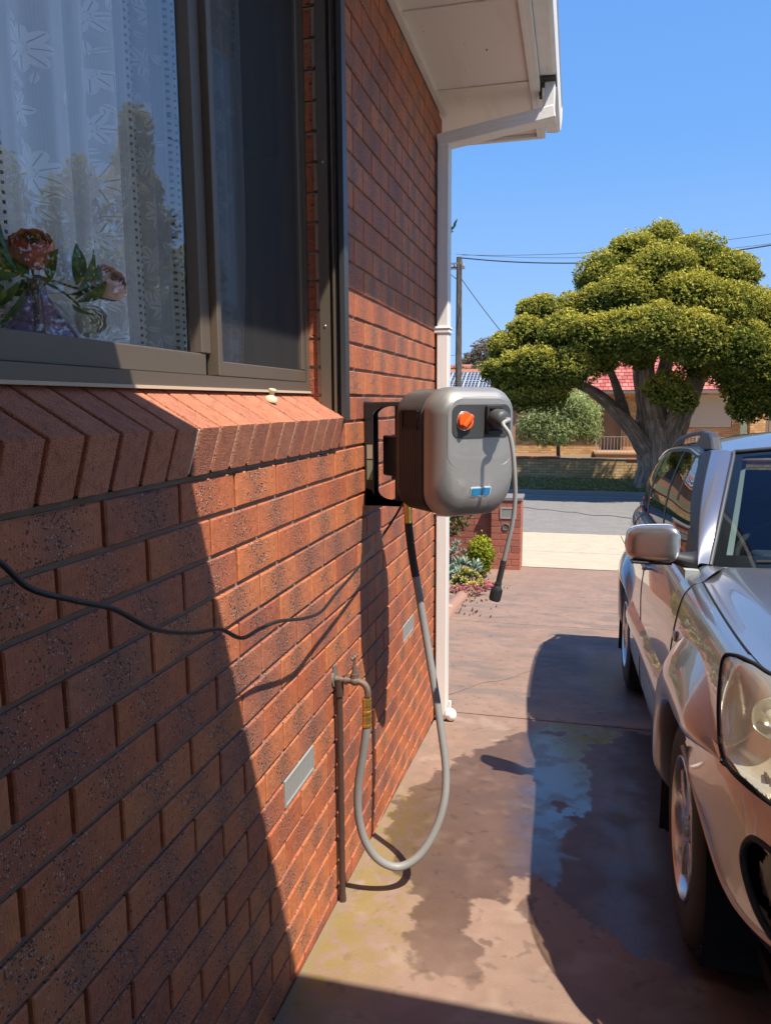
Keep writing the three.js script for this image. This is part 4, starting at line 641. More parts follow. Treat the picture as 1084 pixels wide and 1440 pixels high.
    A('reflector', [bowl(0.565, 0.895, 0.775, 0.047, 0.5), bowl(0.690, 0.820, 0.665, 0.076, 0.3)], chr, hl);
    A('bulb', [new THREE.SphereGeometry(0.018, 16, 12).translate(0.782, 0.902, 0.575), new THREE.SphereGeometry(0.030, 18, 12).translate(0.672, 0.832, 0.705)], pmat([0.9, 0.88, 0.8], 0.05, 0, { transmission: 0.6, thickness: 0 }), hl);
    A('bezel', Array.from({ length: 12 }, (_, i) => bx(0.005, 0.016, 0.030).translate(lerp(0.80, 0.66, i / 11), 0.775, lerp(0.62, 0.80, i / 11))), mat([0.16, 0.11, 0.08], 0.4, 0.4), hl);
    A('lens', [grid(0.93, 0.30, 120, 0.42, 1, 90, (l, h) => inPoly(inHead, l, h), false, 0.003), sheet(40, 24, (u, v) => { const n = nose(lerp(QI, 1, u), v); return [n[0] + 0.001, n[1] + 0.003, n[2] + 0.001]; }, true)], lensM, hl);
    const rim = [...inHead.slice(0, 7).reverse(), inHead[10], inHead[9]].map(([l, h]) => V(...side(l, tOf(l, h))).add(sideN(l, tOf(l, h)).multiplyScalar(0.002)));
    const r0 = inHead.slice(0, 7).reverse().concat([inHead[10], inHead[9]]);
    const topEdge = Array.from({ length: 10 }, (_, i) => V(...nose(lerp(0.995, QI, i / 9), 1)).add(V(0, 0.003, 0))), inEdge = Array.from({ length: 10 }, (_, i) => V(...nose(QI, 1 - i / 9)).add(V(0, 0.003, 0.002)));
    A('panel_seam', [new THREE.TubeGeometry(new THREE.CatmullRomCurve3([...rim, ...topEdge], false, 'centripetal'), 200, 0.0062, 6), new THREE.TubeGeometry(new THREE.CatmullRomCurve3(inEdge), 40, 0.0042, 6)], seamM);
    // fog lamp recess
    const fg = A('fog_lamp', grid(0.92, 0.48, 70, 0, 0.8, 80, (l, h) => inPoly(fog, l, h), false, -0.03), mat([0.03, 0.03, 0.03], 0.4), car);
    A('lens', grid(0.88, 0.58, 50, 0, 0.8, 60, (l, h) => inPoly(fog.map(([a, b]) => [0.77 + (a - 0.77) * 0.8, 0.55 + (b - 0.55) * 0.78]), l, h), false, -0.012), pmat([0.07, 0.068, 0.066], 0.08, 0), fg);
    const frim = fog.map(([l, h]) => V(...side(l, tOf(l, h))).add(sideN(l, tOf(l, h)).multiplyScalar(0.004)));
    A('surround', new THREE.TubeGeometry(new THREE.CatmullRomCurve3(frim, true, 'centripetal'), 100, 0.0085, 8), blackMatt, fg);
    // doors and flank
    A('front_door', grid(-0.423, -1.585, 58, 0.06, 1, 60), paint);
    A('rear_door', grid(-1.588, -2.50, 48, 0.06, 1, 60), paint);
    A('rear_quarter', grid(-2.503, -3.53, 70, 0, 1, 60), paint);
    A('sill', grid(-0.40, -2.3, 60, 0, 0.06, 6), trim);
    const seamAt = (l, t0, t1) => new THREE.TubeGeometry(new THREE.CatmullRomCurve3(Array.from({ length: 20 }, (_, i) => V(...side(l, lerp(t0, t1, i / 19))))), 50, 0.0032, 6);
    const along = (t, l0, l1, r = 0.0032) => new THREE.TubeGeometry(new THREE.CatmullRomCurve3(Array.from({ length: 40 }, (_, i) => V(...side(lerp(l0, l1, i / 39), t)))), 120, r, 6);
    A('panel_seam', [seamAt(-0.42, 0.12, 0.90), seamAt(-1.586, 0.06, 1), seamAt(-2.5, 0.5, 1), along(1, 0.40, -0.43, 0.0036)], seamM);
    const bl = new THREE.TubeGeometry(new THREE.CatmullRomCurve3(Array.from({ length: 20 }, (_, i) => { const l = lerp(0.92, 0.40, i / 19), h = bumpLine(l); return V(...side(l, tOf(l, h))).add(sideN(l, tOf(l, h)).multiplyScalar(0.003)); })), 60, 0.004, 6);
    A('panel_seam', bl, seamM);
    // belt moulding, glass
    A('belt_moulding', along(1, -0.62, -3.02, 0.008), trim);
    const win = (u0, u1, v0, v1) => sheet(20, 12, (a, b) => gl(lerp(u0, u1, a), lerp(v0, v1, b)), true);
    A('side_window', win(0.035, 0.365, 0.02, 0.94), glass); A('side_window', win(0.405, 0.715, 0.02, 0.94), privacy); A('side_window', win(0.765, 0.97, 0.06, 0.92), privacy);
    A('window_frame', [win(-0.0, 0.03, -0.02, 1), win(0.368, 0.402, -0.02, 1), win(0.718, 0.762, -0.02, 1), win(0.0, 1.0, 0.943, 0.972)].map((g) => g.translate(0.002, 0, 0)), trim);
    A('roof_side', [sheet(40, 4, (a, b) => { const p = gl(a, 0.972), q = gl(a, 1); const v = b; return [lerp(p[0], q[0], v) + 0.010 * Math.sin(Math.PI * v) + 0.004, lerp(p[1], q[1], v), lerp(p[2], q[2], v)]; }, true), win(0.972, 1.0, 0, 1)], paint);
    // front pillar
    A('window_frame', sheet(4, 30, (a0, b) => { const a = lerp(0.60, 1.03, a0), p = ws(1, b), q = gl(0, b), bulge = 0.020 * Math.sin(Math.PI * Math.min(1, a)); return [lerp(p[0], q[0], a) + bulge * 0.8 + 0.003, lerp(p[1], q[1], a) + bulge * 0.6 + 0.005, lerp(p[2], q[2], a) + bulge * 0.3]; }), trim);
    A('front_pillar', sheet(8, 30, (a, b) => { const p = ws(1, b), q = gl(0, b); const bulge = 0.020 * Math.sin(Math.PI * a); return [lerp(p[0], q[0], a) + bulge * 0.8, lerp(p[1], q[1], a) + bulge * 0.6 + 0.004, lerp(p[2], q[2], a) + bulge * 0.3]; }), paint);
    // pillar foot blending into fender and bonnet
    A('pillar_foot', sheet(8, 10, (a, b) => { const p0 = bon(0.88, 1), p1 = wsB(1), p = [0, 1, 2].map((k) => lerp(p0[k], p1[k], b)), q = side(lerp(-0.425, -0.61, b), 1); const bu = 0.006 * Math.sin(Math.PI * a); return [lerp(p[0], q[0], a), lerp(p[1], q[1], a) + bu + 0.001, lerp(p[2], q[2], a)]; }), paint);
    // wheel arches
    const fIn = [[-0.375, 0.28], [-0.378, 0.40], [-0.345, 0.535], [-0.245, 0.648], [-0.08, 0.702], [0.10, 0.708], [0.26, 0.722], [0.40, 0.745], [0.505, 0.760]], fOut = [[-0.47, 0.28], [-0.525, 0.45], [-0.515, 0.63], [-0.42, 0.79], [-0.24, 0.888], [-0.02, 0.918], [0.16, 0.905], [0.30, 0.862], [0.41, 0.812], [0.515, 0.764]];
    const cf = (P) => { const c = new THREE.CatmullRomCurve3(P.map(([l, h]) => V(0, h, l))); return (u) => c.getPoint(u); }, cIn = cf(fIn), cOut = cf(fOut);
    AX.forEach((ax, k) => {
      const bul = K([[1, 0.0], [0.88, 0.012], [0.62, 0.036], [0.38, 0.050], [0.16, 0.048], [0.04, 0.038], [0, 0.026]]);
      A('wheel_flare', sheet(90, 26, (u, v) => { const a = cIn(u), b = cOut(u), vv = Math.max(0, (v - 0.12) / 0.88), m = k && a.z > 0 ? 0.78 : 1; let l = lerp(a.z, b.z, vv) * m, h = lerp(a.y, b.y, vv); if (k) { const f = sm(0.05, 0.62, l); h -= 0.42 * f * f; l *= 1 - 0.22 * f; } const nar = Math.min(sm(-0.02, 0.10, u), sm(1.0, 0.72, u)); const w = side(clamp(ax + l, -3.4, 0.9), tOf(ax + l, clamp(h, 0.28, 1.02)))[0]; const o = bul(vv) * lerp(0.15, 1, nar); return [v < 0.12 ? lerp(w - 0.08, w + o, v / 0.12) : w + o, h, ax + l]; }, true), paint);
      A('wheel_well', [sheet(30, 1, (u, v) => { const ph = lerp(-0.5, Math.PI + 0.5, u); return [lerp(0.88, 0.45, v), HC + 0.425 * Math.sin(ph), ax + 0.425 * Math.cos(ph)]; }), bx(0.02, 0.8, 0.8, 0.45, 0.45, ax)], seamM);
    });
    // wheels
    AX.forEach((ax) => {
      const wg = new THREE.Group(); wg.name = 'wheel'; wg.position.set(s * 0.775, HC, ax); wg.rotation.y = s > 0 ? 0 : Math.PI; car.add(wg);
      const H = 0.108; // half width; outer face +x
      const tp = [[0.205, H - 0.012], [0.222, H - 0.002], [0.26, H + 0.004], [0.30, H], [0.325, H - 0.012], [0.338, H - 0.03], [0.344, H - 0.06], [0.345, 0], [0.344, -H + 0.06], [0.338, -H + 0.03], [0.30, -H], [0.205, -H + 0.012]];
      const tyre = [lathe(tp.map(([r, x]) => [r, x]), 64).rotateZ(-Math.PI / 2)];
      for (let i = 0; i < 56; i++) { const a = i / 56 * 6.2832; tyre.push(bx(0.05, 0.006, 0.020, H - 0.045, 0.3435, 0, 0, 0.25).rotateX(a), bx(0.05, 0.006, 0.020, -H + 0.045, 0.3435, 0, 0, -0.25).rotateX(a), bx(0.045, 0.006, 0.022, 0, 0.345, 0, 0, 0.5).rotateX(a + 0.05)); }
      part('tyre', tyre, rubber, wg);
      const al = mat([0.62, 0.60, 0.57], 0.26, 0.9);
      const rimG = [lathe([[0.213, H - 0.008], [0.213, H + 0.001], [0.207, H + 0.003], [0.198, H - 0.008], [0.190, H - 0.03], [0.178, H - 0.11], [0.185, -H + 0.02]], 48).rotateZ(-Math.PI / 2)];
      for (let i = 0; i < 5; i++) { const sh = new THREE.Shape(); sh.moveTo(-0.022, 0.02); sh.lineTo(0.022, 0.02); sh.lineTo(0.030, 0.10); sh.quadraticCurveTo(0.034, 0.15, 0.064, 0.186); sh.lineTo(0.036, 0.194); sh.quadraticCurveTo(0.012, 0.15, 0, 0.105); sh.quadraticCurveTo(-0.012, 0.15, -0.036, 0.194); sh.lineTo(-0.064, 0.186); sh.quadraticCurveTo(-0.034, 0.15, -0.030, 0.10); sh.closePath(); rimG.push(new THREE.ExtrudeGeometry(sh, { depth: 0.02, bevelEnabled: true, bevelThickness: 0.006, bevelSize: 0.005, bevelSegments: 2, curveSegments: 8 }).rotateY(Math.PI / 2).translate(H - 0.042, 0, 0).rotateX(i * 1.25664)); }
      part('rim', rimG, al, wg);
      part('hub_cap', [rod([H - 0.05, 0, 0], [H - 0.008, 0, 0], 0.036, 0.030, 24), ...Array.from({ length: 5 }, (_, i) => rod([H - 0.03, 0.054, 0], [H - 0.014, 0.054, 0], 0.009, 0.009, 6).rotateX(i * 1.25664 + 0.6283))], mat([0.5, 0.49, 0.47], 0.3, 0.9), wg);
      part('brake_disc', rod([0.0, 0, 0], [0.012, 0, 0], 0.14, 0.14, 32), mat([0.12, 0.11, 0.10], 0.5, 0.7), wg);
    });
    A('mud_flap', [bx(0.20, 0.30, 0.008, 0.795, 0.27, -0.425, 0.08), bx(0.20, 0.26, 0.008, 0.795, 0.27, -3.06, 0.08)], rubber);
    // door moulding strip, handles, marker, mirror
    A('door_moulding', sheet(60, 16, (u, v) => { const l = lerp(-0.47, -2.18, u), h = lerp(0.535, 0.665, v), p = side(l, tOf(l, h)); return [p[0] + K([[1, 0], [0.45, 0.030], [0.22, 0.032], [0.06, 0.026], [0, 0.0]])(v), h, l]; }, true), paint);
    for (const l of [-1.42, -2.32]) { const p = side(l, tOf(l, 0.965)); const hd = A('door_handle', [rb(0.022, 0.026, 0.18, 0.010, p[0] + 0.030, 0.965, l, 3), rod([p[0] - 0.01, 0.965, l - 0.07], [p[0] + 0.03, 0.965, l - 0.07], 0.010), rod([p[0] - 0.01, 0.965, l + 0.07], [p[0] + 0.03, 0.965, l + 0.07], 0.010)], paint); }
    { const p = side(-0.30 - 0.27, tOf(-0.57, 0.86)); A('side_marker', new THREE.SphereGeometry(0.024, 16, 10).scale(0.32, 0.8, 1.3).translate(side(-0.36, tOf(-0.36, 0.865))[0] + 0.003, 0.865, -0.36), mat([0.35, 0.30, 0.26], 0.2, 0.3)); }
    {
      const mp = (u, v) => { // mirror shell: superellipse sections running outward
        const t = u, wx = lerp(0.835, 1.035, t), f = Math.pow(1 - Math.pow(Math.abs(2 * t - 1), 4.2), 0.36), a = v * 6.2832, hh = lerp(0.080, 0.070, t) * f, dd = lerp(0.062, 0.058, t) * f, e = (x) => Math.sign(x) * Math.pow(Math.abs(x), 0.5);
        return [wx, 1.162 - 0.010 * t + hh * e(Math.sin(a)) * (Math.sin(a) < 0 ? 0.92 : 1), -0.60 - 0.085 * t - 0.025 + dd * e(Math.cos(a))];
      };
      const mr = A('wing_mirror', sheet(36, 40, mp), paint, car, 'silver wing mirror with worn paint on its top edge');
      A('worn_paint', sheet(30, 8, (u, v) => { const p = mp(lerp(0.06, 0.90, u), lerp(0.255, 0.30 + 0.045 * (0.6 + n2(u * 9, 4) + 0.5 * n2(u * 24, 9)) , v) - 0.02); return [p[0], p[1] + 0.0012, p[2] + 0.0006]; }), mat([0.62, 0.60, 0.58], 0.55), mr);
      A('mirror_base', [sheet(12, 24, (u, v) => { const a = v * 6.2832, r = lerp(0.062, 0.030, Math.pow(u, 0.6)); return [lerp(0.775, 0.875, u), lerp(1.09, 1.115, u) + r * 0.75 * Math.sin(a), lerp(-0.655, -0.635, u) + r * Math.cos(a)]; }), sheet(1, 1, (u, v) => u < 0.5 ? (v < 0.5 ? gl(0.0, 0) : gl(0.0, 0.30)) : (v < 0.5 ? gl(0.10, 0) : gl(0.035, 0.30)), true).translate(0.006, 0, 0)], trim, mr);
      A('underside', rb(0.15, 0.010, 0.08, 0.004, 0.938, 1.086, -0.66), trim, mr);
    }
    // roof rail and ditch strip
    A('roof_rail', [tube([[0.606, 1.590, -1.38], [0.612, 1.618, -1.50], [0.618, 1.624, -1.70], [0.622, 1.620, -2.1], [0.618, 1.598, -2.6], [0.605, 1.54, -2.95]], 0.012, 60, 10), ...[-1.38].map((l, i) => slabPoly([[l + 0.15, 1.535], [l + 0.085, 1.592], [l + 0.035, 1.614], [l - 0.12, 1.628], [l - 0.30, 1.575], [l - 0.30, 1.535]], 0.048, 0.012).rotateY(-Math.PI / 2).translate(0.629, 0, 0))], mat([0.055, 0.058, 0.062], 0.5, 0.2));
    A('roof_strip', sheet(40, 2, (u, v) => { const q = lerp(0.872, 0.925, v), p = roofP(q, lerp(0.004, 0.985, u)); return [p[0], p[1] + 0.005, p[2]]; }), mat([0.07, 0.073, 0.078], 0.5));
    // tail
    A('rear_pillar', sheet(6, 20, (u, v) => { const a = gl(1, v), r = roofP(1, 1), b = [lerp(0.725, r[0] + 0.005, v), lerp(1.16, r[1], v), lerp(-3.49, r[2] - 0.03, v)]; return [lerp(a[0], b[0], u), lerp(a[1], b[1], u), lerp(a[2], b[2], u)]; }, true), paint);
    A('tail_lamp', rb(0.07, 0.42, 0.06, 0.02, 0.70, 1.0, -3.44), pmat([0.35, 0.02, 0.015], 0.15));
  }
  const privacyT = pmat([0.35, 0.37, 0.37], 0.0, 0, { transmission: 1, thickness: 0 });
  // bonnet, windscreen, roof, tail: across the whole width
  part('bonnet', sheet(90, 60, (u, v) => bon(u * 2 - 1, v), true), paint, car);
  part('front_panel', sheet(40, 20, (u, v) => nose(lerp(-0.56, 0.56, u), v), true), paint, car);
  part('cowl', sheet(20, 3, (u, v) => { const q = u * 2 - 1, a = bon(q, 1), b = wsB(q); return [lerp(a[0], b[0], v), lerp(a[1] - 0.012, b[1] - 0.006, v), lerp(a[2] + 0.01, b[2], v)]; }, true), trim, car);
  part('wiper', [tube([[-0.58, 1.115, -0.56], [-0.2, 1.14, -0.46], [0.1, 1.142, -0.44]], 0.008, 30, 6), tube([[0.0, 1.142, -0.43], [0.3, 1.14, -0.46], [0.60, 1.115, -0.56]], 0.008, 30, 6)], trim, car);
  part('windscreen', sheet(40, 24, (u, v) => ws(u * 2 - 1, v)), pmat([0.62, 0.72, 0.71], 0.0, 0, { transmission: 1, thickness: 0, ior: 1.55 }), car);
  const frit = [];
  frit.push(sheet(40, 2, (u, v) => ws(u * 2 - 1, lerp(0, 0.085, v), -0.004)), sheet(40, 2, (u, v) => ws(u * 2 - 1, lerp(0.95, 1, v), -0.004)), sheet(2, 20, (u, v) => ws(lerp(0.935, 1, u), v, -0.004)), sheet(2, 20, (u, v) => ws(lerp(-1, -0.935, u), v, -0.004)));
  part('windscreen_border', frit, mat([0.010, 0.012, 0.016], 0.5), car);
  const edge = [...Array.from({ length: 20 }, (_, i) => ws(-1, i / 19, 0.002)), ...Array.from({ length: 20 }, (_, i) => ws(lerp(-1, 1, (i + 0.5) / 20), 1, 0.002)), ...Array.from({ length: 20 }, (_, i) => ws(1, 1 - i / 19, 0.002))];
  part('windscreen_seal', tube(edge, 0.0085, 200, 8), mat([0.055, 0.058, 0.066], 0.5), car);
  part('roof', sheet(60, 40, (u, v) => roofP(u * 2 - 1, v)), paint, car);
  part('tailgate', [sheet(20, 10, (u, v) => { const q = u * 2 - 1, a = roofP(q, 1), b = [q * 0.72, lerp(1.16, 1.16, v), -3.50]; return [lerp(a[0], b[0], v), lerp(a[1], b[1], v), lerp(a[2], b[2], v) - 0.0]; }).translate(0, 0, 0)].map((g) => g), privacyT, car, 'rear screen');
  part('tailgate', [sheet(20, 10, (u, v) => [(u * 2 - 1) * lerp(0.75, 0.62, v), lerp(1.16, 0.42, v), -3.51 - 0.02 * Math.sin(v * 3)])], paint, car);
  part('light_baffle', [sheet(10, 16, (u, v) => { const l = lerp(0.30, 0.92, v); return [(u * 2 - 1) * (W(l) - 0.035), 0.738, l]; }), sheet(12, 4, (u, v) => [(u * 2 - 1) * 0.44, lerp(0.44, 0.74, v), 0.90]), bx(1.30, 0.02, 0.70, 0, 0.42, 0.45)], seamM, car);  // panels added inside the nose to stop sun leaking onto the ground
  part('front_bumper', [sheet(20, 10, (u, v) => { const q = u * 2 - 1; return [q * 0.45, lerp(0.44, 0.752, v), 0.922 + 0.035 * (1 - q * q) + 0.012 * Math.sin(v * 3.14)]; }, true)], paint, car);
  const gr = part('grille', rb(0.56, 0.13, 0.02, 0.008, 0, 0.665, 0.965), trim, car); part('slat', [0.63, 0.665, 0.70].map((h) => rb(0.53, 0.012, 0.014, 0.004, 0, h, 0.978)), chrome, gr);
  part('valance', [sheet(20, 4, (u, v) => [(u * 2 - 1) * 0.62, lerp(0.30, 0.45, v), 0.86 + 0.05 * v + 0.03 * (1 - (u * 2 - 1) ** 2)], true)], trim, car);
  part('underbody', [bx(1.50, 0.04, 3.9, 0, 0.24, -1.3), bx(1.0, 0.42, 0.95, 0, 0.50, 0.28), bx(1.45, 0.60, 0.03, 0, 0.60, -0.5), bx(1.5, 0.1, 0.9, 0, 0.84, 0.02), bx(1.60, 0.02, 1.7, 0, 0.30, -1.35)], seamM, car);  // floor, plus inner boxes added to stop sun passing through the body
  // cabin
  const cab = part('dashboard', [rb(1.36, 0.16, 0.34, 0.05, 0, 1.00, -0.83, 3), rb(0.34, 0.07, 0.20, 0.03, -0.36, 1.085, -0.86, 3), rb(1.4, 0.4, 0.05, 0.02, 0, 0.8, -0.8)], darkIn, car);
  part('steering_wheel', [new THREE.TorusGeometry(0.18, 0.014, 10, 40).rotateX(-0.4).translate(-0.36, 1.04, -1.12), rb(0.2, 0.09, 0.04, 0.015, -0.36, 1.03, -1.11)], darkIn, car);
  const seatM = mat([0.045, 0.055, 0.075], 0.9);
  for (const x of [-0.37, 0.37]) for (const z of [-1.62, -2.48]) {
    part('car_seat', [rb(0.50, 0.62, 0.14, 0.06, 0, 0, 0, 3).rotateX(-0.22).translate(x, 0.96, z), rb(0.27, 0.19, 0.10, 0.045, 0, 0, 0, 3).rotateX(-0.15).translate(x, 1.345, z - 0.09), rb(0.50, 0.14, 0.5, 0.05, x, 0.62, z + 0.24, 3), rod([x - 0.06, 1.2, z - 0.07], [x - 0.06, 1.3, z - 0.085], 0.007), rod([x + 0.06, 1.2, z - 0.07], [x + 0.06, 1.3, z - 0.085], 0.007)], seatM, car);
  }
  const liner = mat([0.33, 0.36, 0.35], 0.9);
  part('headlining', [sheet(20, 12, (u, v) => { const p = roofP((u * 2 - 1) * 0.9, lerp(0.03, 0.97, v)); return [p[0], p[1] - 0.035, p[2]]; })], liner, car);
  for (const s of [1, -1]) part('pillar_trim', [mir(sheet(4, 20, (a, b) => { const p = ws(0.90, b, -0.03), q = gl(0.02, b); return [lerp(p[0], q[0] - 0.03, a), lerp(p[1] - 0.012, q[1] - 0.02, a), lerp(p[2] - 0.012, q[2], a)]; }), s), mir(bx(0.03, 0.36, 0.07, 0.645, 1.28, -1.72), s), mir(bx(0.04, 0.36, 0.22, 0.60, 1.28, -2.93), s), mir(bx(0.05, 0.55, 2.4, 0.80, 0.80, -1.75), s)], liner, car);
}
// foliage clumps of the street tree: x, y, z, radius
const CLUMPS = [[2.61, 5.47, -18.50, 0.62], [2.00, 5.15, -18.20, 0.71], [1.34, 4.68, -18.00, 0.78], [3.43, 4.99, -18.20, 0.79], [4.07, 4.52, -18.00, 0.78], [2.57, 4.58, -17.30, 0.85], [1.81, 4.04, -17.00, 0.80], [1.21, 3.91, -17.30, 0.61], [3.13, 3.89, -16.90, 0.87], [3.83, 3.64, -17.00, 0.84], [4.37, 3.62, -17.50, 0.76], [4.99, 3.36, -17.70, 0.80], [5.48, 3.06, -17.90, 1.05], [0.67, 3.75, -17.60, 0.66], [-0.09, 3.90, -18.10, 0.53], [-0.46, 3.95, -18.30, 0.39], [-0.50, 3.34, -17.60, 0.55], [-0.96, 3.00, -17.60, 0.52], [0.44, 3.22, -17.00, 0.70], [1.16, 3.12, -16.50, 0.72], [1.78, 3.14, -16.30, 0.74], [2.46, 3.19, -16.20, 0.77], [3.14, 3.04, -16.30, 0.81], [4.11, 2.85, -16.70, 0.79], [4.69, 2.48, -17.10, 0.74], [5.30, 2.17, -17.30, 0.78], [-1.16, 2.43, -17.40, 0.45], [-0.65, 2.46, -17.00, 0.57], [-0.54, 1.87, -17.30, 0.58], [-1.04, 1.92, -17.70, 0.42], [-0.11, 2.53, -16.70, 0.63], [0.05, 1.90, -17.10, 0.61], [0.63, 2.43, -16.50, 0.65], [0.68, 2.65, -17.30, 0.61], [2.18, 2.79, -17.90, 0.49], [3.53, 2.60, -17.70, 0.52], [1.35, 2.65, -18.20, 0.46], [2.84, 1.94, -17.50, 0.57], [3.17, 1.62, -17.40, 0.38], [4.12, 2.38, -17.30, 0.58], [4.55, 1.98, -17.60, 0.59], [5.16, 1.67, -17.70, 0.59], [4.62, 1.48, -17.70, 0.45], [1.77, 4.65, -19.68, 0.88], [2.77, 4.70, -19.68, 1.07], [3.85, 4.48, -19.68, 1.00], [0.85, 3.75, -19.73, 0.88], [4.89, 3.76, -19.73, 1.00], [-0.13, 3.33, -19.62, 0.88], [5.67, 2.80, -19.68, 1.04], [-0.82, 2.59, -19.51, 0.76], [-0.30, 2.05, -19.51, 0.65], [1.89, 3.24, -18.96, 0.82], [2.72, 3.38, -18.96, 0.85], [3.84, 3.17, -18.96, 0.85], [1.15, 3.38, -18.96, 0.82], [4.62, 2.69, -18.96, 0.82], [6.22, 2.70, -18.50, 1.09], [6.57, 3.92, -19.12, 0.93], [6.01, 1.70, -18.10, 0.78]];
// ---------------------------------------------------------------- foliage
const leafQuad = (() => { const p = [], add = (a) => { const c = Math.cos(a), s = Math.sin(a); const Q = [[-0.5, 0, 0], [0, -0.22, 0.1], [0.5, 0, 0.02], [0, 0.22, 0.1]].map(([x, y, z]) => [x * c - z * s, y, x * s + z * c]); for (const i of [0, 1, 2, 0, 2, 3]) p.push(...Q[i]); }; add(0); add(2.1); const g = new THREE.BufferGeometry(); g.setAttribute('position', new THREE.Float32BufferAttribute(p, 3)); g.computeVertexNormals(); return g; })();
const narrowLeaf = leafQuad.clone().scale(1.2, 0.55, 1.2);
function leaves(name, pts, geo, m, size, cols, parent, spread = 0.3) {
  const im = new THREE.InstancedMesh(geo, m, pts.length), o = new THREE.Object3D(), c = new THREE.Color();
  pts.forEach((p, i) => {
    o.position.set(p[0], p[1], p[2]); o.rotation.set(rr(-3, 3), rr(-3, 3), rr(-3, 3)); o.scale.setScalar(size * rr(0.7, 1.35)); o.updateMatrix(); im.setMatrixAt(i, o.matrix);
    const k = p[3] ?? rnd(), a = cols[0], b = cols[1], s = 1 + spread * (rnd() - 0.5); c.setRGB(lerp(a[0], b[0], k) * s, lerp(a[1], b[1], k) * s, lerp(a[2], b[2], k) * s); im.setColorAt(i, c);
  });
  im.name = name; im.userData.kind = 'stuff'; shade(im); parent.add(im); return im;
}
const leafMat = (rough = 0.85) => pmat([1, 1, 1], rough, 0, { specularIntensity: 0.25, side: THREE.DoubleSide, transmission: 0.30, thickness: 0 });
function blob(n, c, r, out, keyf, lo = 0.72) { // leaves through the outer part of an ellipsoid with small sub-bumps
  for (let i = 0; i < n; i++) {
    const y = rr(-1, 1), a = rr(0, 6.2832), h = Math.sqrt(1 - y * y), d = [h * Math.cos(a), y, h * Math.sin(a)];
    const bump = 0.12 * n3(d[0] * 3 + c[0] * 5, d[1] * 3 + c[1] * 5, d[2] * 3 + c[2] * 5), k = lerp(lo, 1.04, Math.sqrt(rnd())) * (1 + bump) * (rnd() < 0.04 ? rr(1.0, 1.16) : 1);
    out.push([c[0] + d[0] * r[0] * k, c[1] + d[1] * r[1] * k, c[2] + d[2] * r[2] * k, keyf ? keyf(d, k) : undefined]);  // keyf tones leaves as if lit from above
  }
}
const bark = (col, sc = 1) => { const T = tex(256, 256, (u, v) => { const a = fbm(u * 9, v * 2.2, 5), r = 1 - Math.abs(n2(u * 13 + 2 * a, v * 2.4)); return col.map((c) => c * (0.75 + 0.7 * a + 0.45 * r * r)); }); const B = tex(256, 256, (u, v) => { const a = fbm(u * 9, v * 2.2, 5), r = Math.abs(n2(u * 13 + 2 * a, v * 2.4)); return 0.3 + 0.8 * r + 0.3 * a; }, false); T.repeat.set(2 * sc, 2 * sc); B.repeat.set(2 * sc, 2 * sc); return mat([1, 1, 1], 0.95, 0, { map: T, bumpMap: B, bumpScale: 0.06 }); };
function limb(pts, r0, r1, lump = 0.12, n = 40, seg = 22) { // gnarled tapering limb
  const cv = new THREE.CatmullRomCurve3(pts.map((p) => V(...p))), F = cv.computeFrenetFrames(n), ph = rnd() * 9;
  return sheet(seg, n, (u, v) => { const i = Math.round(v * n), c = cv.getPointAt(v), a = u * 6.2832, r = lerp(r0, r1, Math.pow(v, 0.8)) * (1 + lump * Math.sin(3 * a + v * 3 + ph) + lump * 0.8 * n2(Math.cos(a) * 1.6 + ph, v * 5 + Math.sin(a) * 1.6)); return c.addScaledVector(F.normals[i], r * Math.cos(a)).addScaledVector(F.binormals[i], r * Math.sin(a)).toArray(); });
}
